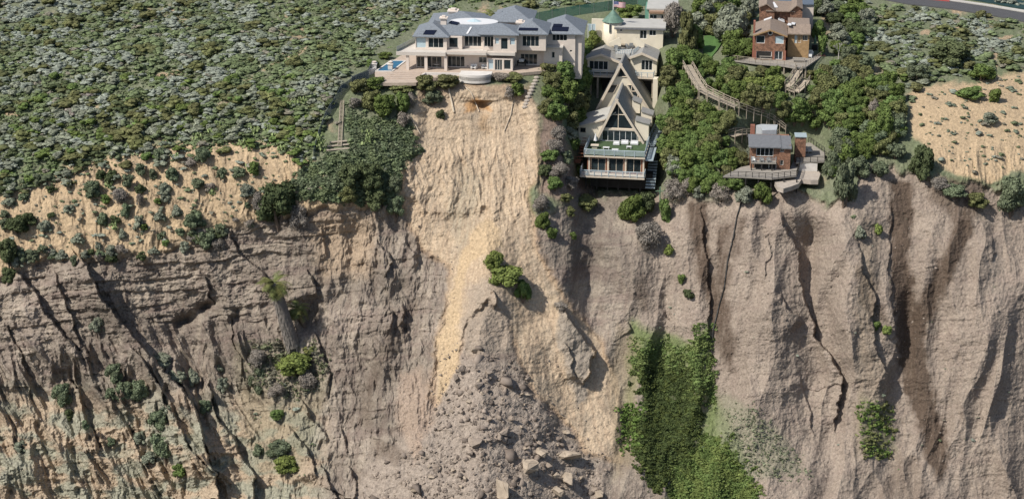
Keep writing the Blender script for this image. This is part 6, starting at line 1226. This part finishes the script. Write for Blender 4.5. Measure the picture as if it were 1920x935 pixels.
# ---- ground cover patches
TUFT=[]
for _ in range(6):
    nq=14; p=rs.standard_normal((nq,3)); p*=.62/np.linalg.norm(p,axis=1)[:,None]; p=p*[1.25,1.25,.9]; n_=p+.35*rs.standard_normal((nq,3)); n_/=np.linalg.norm(n_,axis=1)[:,None]; t=np.cross(n_,rs.standard_normal((nq,3))); t/=np.linalg.norm(t,axis=1)[:,None]; d=np.cross(n_,t)
    q=np.stack([p-t*.55,p+d*.45,p+t*.55,p-d*.45],1).reshape(-1,3); TUFT.append((q,np.arange(4*nq).reshape(-1,4)))
def cover(pl,n,size,cols,name,label,edge=6,warp=10,hgt=1.0):
    x=rs.uniform(min(p[0] for p in pl)-10,max(p[0] for p in pl)+10,n); y=rs.uniform(min(p[1] for p in pl)-10,max(p[1] for p in pl)+10,n)
    sd=poly_sd(x+warp*fbm(x/18,y/18,95,3)*1.6,y+warp*fbm(x/18,y/18,94,3)*1.6,pl); gp=fbm(x/16,y/16,133,4); m=(sd>rs.uniform(-edge,edge*.6,n)*.9)&(gp+rs.normal(0,.10,n)<.26); x,y=x[m],y[m]
    X,Y,Z=G(x,y); Y=Y-.10; cc=np.array(cols); nz=fbm(x/22,y/22,97,3); ci=np.clip(((nz*1.6+.5)*len(cc)).astype(int),0,len(cc)-1); C_=cc[ci]*rs.uniform(.75,1.3,(len(x),1)); S_=size*rs.lognormal(0,.3,len(x))
    if len(x): merged(name,range(len(x)),label,X,Y,Z,S_,C_,TUFT,.8,'ground cover')
cover([(650,195),(668,215),(700,222),(745,222),(765,235),(778,265),(788,282),(765,300),(752,312),(740,350),(725,380),(600,372),(565,370),(545,340),(575,310),(600,300),(612,290),(655,290),(658,240),(645,225)],20000,.30,[(.15,.18,.105),(.13,.165,.09),(.16,.195,.10)],'leafy_ground_cover','dense leafy green ground cover on the slope between the timber ladder and the landslide')
cover([(1200,690),(1262,682),(1300,700),(1315,760),(1305,830),(1275,880),(1235,915),(1195,850),(1185,800),(1212,760)],26000,.23,[(.060,.080,.028),(.072,.090,.028),(.054,.072,.026)],'dark_ground_cover','dark green succulent mat on the lower slope under the A-frame house',14,26)
cover([(1190,650),(1290,655),(1330,615),(1328,640),(1335,740),(1300,760),(1290,690),(1215,672),(1198,700),(1186,690)],10000,.24,[(.13,.18,.06),(.15,.19,.065)],'bright_ground_cover','bright green ground cover framing the top of the dark mat',22,26)
cover([(1260,880),(1320,830),(1345,820),(1385,870),(1430,950),(1260,950)],15000,.24,[(.13,.18,.055),(.155,.195,.06)],'bright_ground_cover','bright green ground cover spilling off the bottom edge right of the dark mat',22,26)
cover([(1165,770),(1195,760),(1200,800),(1185,850),(1168,830)],700,.34,[(.10,.15,.04)],'bright_ground_cover','narrow bright green ground cover left of the dark mat',22,26)
cover([(1350,765),(1400,760),(1440,790),(1455,830),(1500,850),(1515,890),(1460,900),(1380,860)],1500,.20,[(.20,.215,.14),(.165,.18,.11)],'sage_ground_cover','pale sage ground cover right of the bright green strip',14)
cover([(1615,760),(1665,765),(1672,800),(1660,850),(1620,850)],700,.32,[(.115,.165,.045),(.14,.15,.06)],'gully_ground_cover','patchy green ground cover low in the right gully',14)
cover([(470,640),(600,650),(615,700),(560,740),(470,720)],900,.34,[(.13,.14,.08),(.16,.15,.11)],'dry_ground_cover','dry mixed ground cover around the foot of the leaning palm',14)
cover([(0,60),(300,0),(700,-10),(690,90),(640,150),(560,180),(300,200),(60,280),(0,300)],15000,.40,[(.15,.185,.09),(.13,.165,.075),(.18,.20,.12)],'hillside_grass','low green grass filling the gaps between the scrub on the left hillside',12,10,.7)
cover([(60,338),(330,258),(590,285),(600,200),(420,240),(200,280),(40,310)],4200,.36,[(.13,.175,.075),(.15,.18,.10)],'hillside_grass','green grass along the lower edge of the scrub hillside',20)
cover([(560,140),(700,90),(860,12),(1250,-5),(1250,-20),(820,-20),(640,40),(520,120)],3200,.40,[(.14,.185,.075),(.12,.165,.07)],'hillside_grass','green grass on the hillside behind the mansion',20)
# ---- prickly pears
def cactus(px,py,wd,ht,label,group=None):
    p=ground(px,py); mp=PXM(p.y); W_=wd*mp/2; Hh=ht*mp; m1=MB(); rr=random.Random(px*7+py)
    for i in range(34):
        c=p+Vector((rr.gauss(0,.42)*W_,rr.gauss(0,.3)*W_,rr.uniform(.05,.95)*Hh)); a=rr.uniform(0,6.28); b_=rr.uniform(-.5,.5); n_=Vector((math.cos(a),math.sin(a),b_)).normalized(); t=n_.cross(Vector((0,0,1))).normalized(); u_=t.cross(n_); r_=.26*rr.uniform(.8,1.2)*max(1,W_/1.2)
        lo=[c-n_*.04+(t*math.cos(k)*.75+u_*math.sin(k))*r_ for k in np.linspace(0,6.28,8)[:-1]]; m1.prism(lo,[x+n_*.08 for x in lo])
    tag(build('prickly_pear',m1,CACT),label,'cactus',group)
CACT=mat('cactus_pads',(.25,.31,.13),.7,2,.25)
cactus(692,270,28,28,'pale prickly pear clump alone on the green ground cover'); cactus(604,285,26,38,'pale prickly pear clump left of the timber ladder beside the fence')
for x,y in ((410,240),(425,248),(395,252),(440,262),(480,250),(500,245),(520,262),(545,250),(560,275),(530,285),(455,275),(370,262),(540,205),(555,198),(570,195),(330,300),(470,320),(395,365),(205,352),(215,430)):
    cactus(x,y,20,13,'small prickly pear clump on the rim between scrub and bare left slope','prickly pears along the left rim'); AUTO.append((COL.objects[-1],'small prickly pears','left rim',x,y))
# ---- palms
def palm(base,top,r0,r1,nf,fl,label,fallen=False,skirt=False):
    r=root('palm_tree',label,'palm tree',base); m1=MB(); n=14
    for i in range(n):
        t0,t1=i/n,(i+1)/n; a=base.lerp(top,t0); b=base.lerp(top,t1); rr=r0+(r1-r0)*t0; m1.tube(a,b+ (b-a)*.12,rr*1.0,rr*.90+.02,12)
        if skirt:
            for k in range(26):
                an=random.uniform(0,6.28); q=a+Vector((math.cos(an)*rr,math.sin(an)*rr,random.uniform(-.2,.3))); w_=Vector((-math.sin(an),math.cos(an),0))*.09; m1.poly([q+w_,q-w_,q-w_*.3+Vector((math.cos(an)*.16,math.sin(an)*.16,-.9)),q+w_*.3+Vector((math.cos(an)*.16,math.sin(an)*.16,-.9))])
    build('trunk',m1,mat('palm_bark',(.17,.152,.135),.95,5,.35,bump=.5) if skirt else BARK,r)
    for i in range(nf):
        a=i*2.4; el=random.uniform(-.35,1.15); m2=MB(); d=Vector((math.cos(a)*math.cos(el),math.sin(a)*math.cos(el),math.sin(el))); p=top.copy(); L=fl*random.uniform(.8,1.15); S_=7
        w_=Vector((-math.sin(a),math.cos(a),0)); P_=[p.copy()]
        for k in range(S_): d=(d+Vector((0,0,-.22))).normalized(); p=p+d*L/S_; P_.append(p.copy())
        for k in range(1,S_):
            for sd in (-1,1):
                ll=fl*.26*math.sin(math.pi*(k+.6)/(S_+1.2))+.1
                for h_ in (0,.5):
                    q=P_[k].lerp(P_[k+1],h_); dd=(P_[k+1]-P_[k]).normalized()*.10; tip=q+w_*sd*ll+ (P_[k+1]-P_[k])*.9+Vector((0,0,-.12*ll)); m2.poly([q-dd,q+dd,tip])
            m2.tube(P_[k-1],P_[k],.035,k=3)
        build('frond',m2,PALMG,r)
PALMG=leafmat('palm_frond',(.17,.17,.06),(.09,.11,.04),.3)
b0=ground(549,648); t0=b0+Vector((-4.2,-1.2,12.8)); 
def topat(base,px,py,dY):
    x,y,z=P(px,py,base.y+dY); return Vector((float(x),float(y),float(z)))
palm(b0,topat(b0,514,532,-1.0),1.45,1.05,44,3.5,'big leaning palm with a thick shaggy grey trunk on the left cliff',skirt=True)
b1=ground(570,612); palm(b1,topat(b1,556,578,-2.0),.4,.35,30,2.9,'short palm half in shade right behind the big leaning palm')
b2=ground(578,664); palm(b2,topat(b2,578,655,-.3),.15,.12,14,1.2,'tiny yellow-green palm sprouting at the foot of the big palm trunk')
FM=Fr(900,128,0,5.5)
for x,y,l,n_ in ((1105,150,'feathery palm rising behind the mansion roofs',2.3),(1175,190,'small palm head at the left of two in the mansion courtyard',1.3),(1225,188,'small palm head at the right of two in the mansion courtyard',1.3)):
    X_2=FM.t(*Z1(x,y),17.5 if n_>2 else 13); tp=Vector(FM.W(X_2[0],17.5 if n_>2 else 13,X_2[1]+ (1.2 if n_>2 else .2))); palm(Vector((tp.x,tp.y,0)),tp,.3,.22,24,n_,l)
# ---- boulders, fragments, rubble
import bmesh
def rockmesh(seed,m):
    rr=np.random.default_rng(seed); b=bmesh.new()
    for p in rr.standard_normal((13,3)): p=p/np.linalg.norm(p)*rr.uniform(.75,1.05); b.verts.new(p*np.array([1,.8,.7]))
    bmesh.ops.convex_hull(b,input=b.verts); 
    for v in [v for v in b.verts if not v.link_faces]: b.verts.remove(v)
    bmesh.ops.bevel(b,geom=b.edges[:],offset=.03,segments=1,affect='EDGES'); bmesh.ops.subdivide_edges(b,edges=b.edges[:],cuts=1,use_grid_fill=True)
    for v in b.verts: v.co+=v.normal*float(rr.uniform(-.04,.04))
    me=bpy.data.meshes.new('boulder'); b.to_mesh(me); b.free(); me.materials.append(m); return me
RK=[rockmesh(i,ROCKM) for i in range(6)]; RK2=[rockmesh(i+20,ROCK2) for i in range(6)]
def rock_at(px,py,wd,ht,m,name,label,group=None,sink=.12):
    p=ground(px,py); mp=PXM(p.y); o=bpy.data.objects.new(name,m); COL.objects.link(o); o.location=p+Vector((0,-.2*wd*mp*.3,ht*mp*.5*(1-sink))); o.scale=(wd*mp/2,wd*mp/2*.9,ht*mp/2/.78); o.rotation_euler=(random.uniform(-.25,.25),random.uniform(-.25,.25),random.uniform(0,6.28)); tag(o,label,'rock',group); return o
zC=lambda x,y: (780+x/1.7476,400+y/1.7476)
for i,(x,y,w_,h_,l) in enumerate([(410,795,72,40,'flat-topped pale boulder left of the biggest rounded one'),(505,815,92,66,'big pale rounded boulder at the right of the boulder group'),(375,850,104,66,'wide pale boulder in the middle of the boulder group'),(500,888,90,54,'flat pale boulder under the big rounded one'),(285,935,112,90,'largest pale boulder at the bottom edge of the photo'),
  (200,766,62,46,'dark grey-brown angular boulder left of the pale group'),(292,724,62,34,'low dark slab boulder above the pale group'),(178,794,34,30,'small boulder touching the dark angular one'),(242,684,28,30,'upright dark boulder high on the debris fan'),(150,518,40,30,'dark boulder at the top left of the debris fan'),(315,680,32,30,'rounded boulder right of the upright dark one'),
  (120,846,34,20,'flat small boulder far left on the lower debris fan'),(160,876,28,28,'block-shaped boulder under the flat small one'),(50,868,28,16,'small pale slab at the left border of the debris fan'),(600,935,56,44,'boulder at the bottom edge right of the largest one'),(490,722,44,20,'low slab boulder on the sandy chute above the pale group'),(440,828,30,24,'small boulder wedged between the pale boulders'),(455,868,34,34,'rounded boulder between the wide and the flat pale ones'),(205,570,40,28,'dark slab at the middle top of the debris fan'),(240,530,34,24,'dark slab right of the fan head')]):
    m=RK if i<5 or 10<i<18 else RK2; rock_at(*zC(x,y),w_/1.7476,h_/1.7476,m[i%6],'boulder',l)
rs=np.random.default_rng(99)
def debris_pts(n):
    x=rs.uniform(650,1150,n); y=rs.uniform(655,940,n); m=(poly_sd(x,y,[(845,665),(900,675),(955,690),(990,740),(1050,800),(1120,860),(1150,945),(690,945),(720,900),(800,850),(830,760)])>rs.uniform(-30,10,n)); return x[m],y[m]
x,y=debris_pts(420)
for i in range(min(250,len(x))):
    s_=rs.lognormal(0,.6)*6.5; rock_at(x[i],y[i],s_,s_*.7,(RK2 if rs.random()<.7 else RK)[i%6],'rock_fragment','angular rock fragment scattered on the landslide debris fan','rock fragments on the debris fan'); AUTO.append((COL.objects[-1],'rock fragments','debris fan',x[i],y[i]))
RP=[]
for i in range(6):
    V=rs.standard_normal((8,3)); V/=np.linalg.norm(V,axis=1)[:,None]; b=bmesh.new(); [b.verts.new(v) for v in V]; bmesh.ops.convex_hull(b,input=b.verts); b.verts.index_update(); vv=np.array([v.co[:] for v in b.verts]); ff=np.array([[v.index for v in f_.verts]+[f_.verts[2].index] for f_ in b.faces]); b.free(); RP.append((vv,ff))
x,y=debris_pts(9000); mk=fbm(x/35,y/28,140,3)+rs.normal(0,.12,len(x))>-.05; x,y=x[mk],y[mk]; x2=rs.uniform(0,1920,5200); y2=rs.uniform(400,935,5200); mm=y2>np.interp(x2,[b[0] for b in brow_pts],[b[1] for b in brow_pts])+25; mm&=~((x2>860)&(x2<1165)&(y2<660)); mm&=~((x2>1170)&(x2<1350)&(y2>660))
xx=np.concatenate([x,x2[mm]]); yy=np.concatenate([y,y2[mm]]); X2,Y2,Z2_=G(xx,yy); S2=np.concatenate([rs.lognormal(0,.75,len(x))*.125,rs.lognormal(0,.45,mm.sum())*.11]); C2=np.where(rs.random((len(xx),1))<.45,c3(.28,.23,.19),c3(.19,.155,.13))*rs.uniform(.75,1.3,(len(xx),1))
o=merged('rubble',range(len(xx)),'loose stones and rubble strewn over the cliff and debris fan',X2,Y2,Z2_,S2,C2,RP,1.0,'rubble')
# leaning snag and dead branches on debris
for a_,b_,l in (((700,700),(740,650),'x'),):
    pass

# ---- labels that single each repeat out by its place among its own kind
ORD=['leftmost','second from left','third from left','fourth from left','fifth from left','sixth from left','seventh from left','eighth from left','ninth from left','tenth from left','eleventh from left','twelfth from left']
from collections import defaultdict
byk=defaultdict(list)
for a_ in AUTO: byk[(a_[1],a_[2])].append(a_)
for (kn,rg),L_ in byk.items():
    x0=min(q[3] for q in L_); x1=max(q[3] for q in L_)+1; y0=min(q[4] for q in L_); y1=max(q[4] for q in L_)+1; n=len(L_)
    nx=1 if n<=9 else 3 if n<=45 else 5; ny=1 if n<=5 else 3 if n<=60 else 4 if n<=150 else 5
    CX={1:[''],3:['left','middle','right'],5:['far-left','left','central','right','far-right']}[nx]; CY={1:[''],3:['upper','mid-height','lower'],4:['topmost','upper','lower','bottom'],5:['topmost','upper','mid-height','lower','bottom']}[ny]
    cell=defaultdict(list)
    for q in L_: cell[(min(nx-1,int((q[3]-x0)/(x1-x0)*nx)),min(ny-1,int((q[4]-y0)/(y1-y0)*ny)))].append(q)
    for (i,j),Q_ in cell.items():
        Q_.sort(key=lambda q:q[3]); pl=' '.join(w for w in (CY[j],CX[i]) if w)
        for k,q in enumerate(Q_):
            o_='rightmost' if (k==len(Q_)-1 and k>0) else ORD[k] if k<12 else ORD[min(len(Q_)-1-k,11)].replace('left','right')
            if len(Q_)==1: o_='the only one'
            t_=f"{o_} of the {kn}, {pl} part of {rg}" if pl else f"{o_} of the {kn} on the {rg}"
            q[0]['label']=t_.replace('the only one of the','lone one of the')
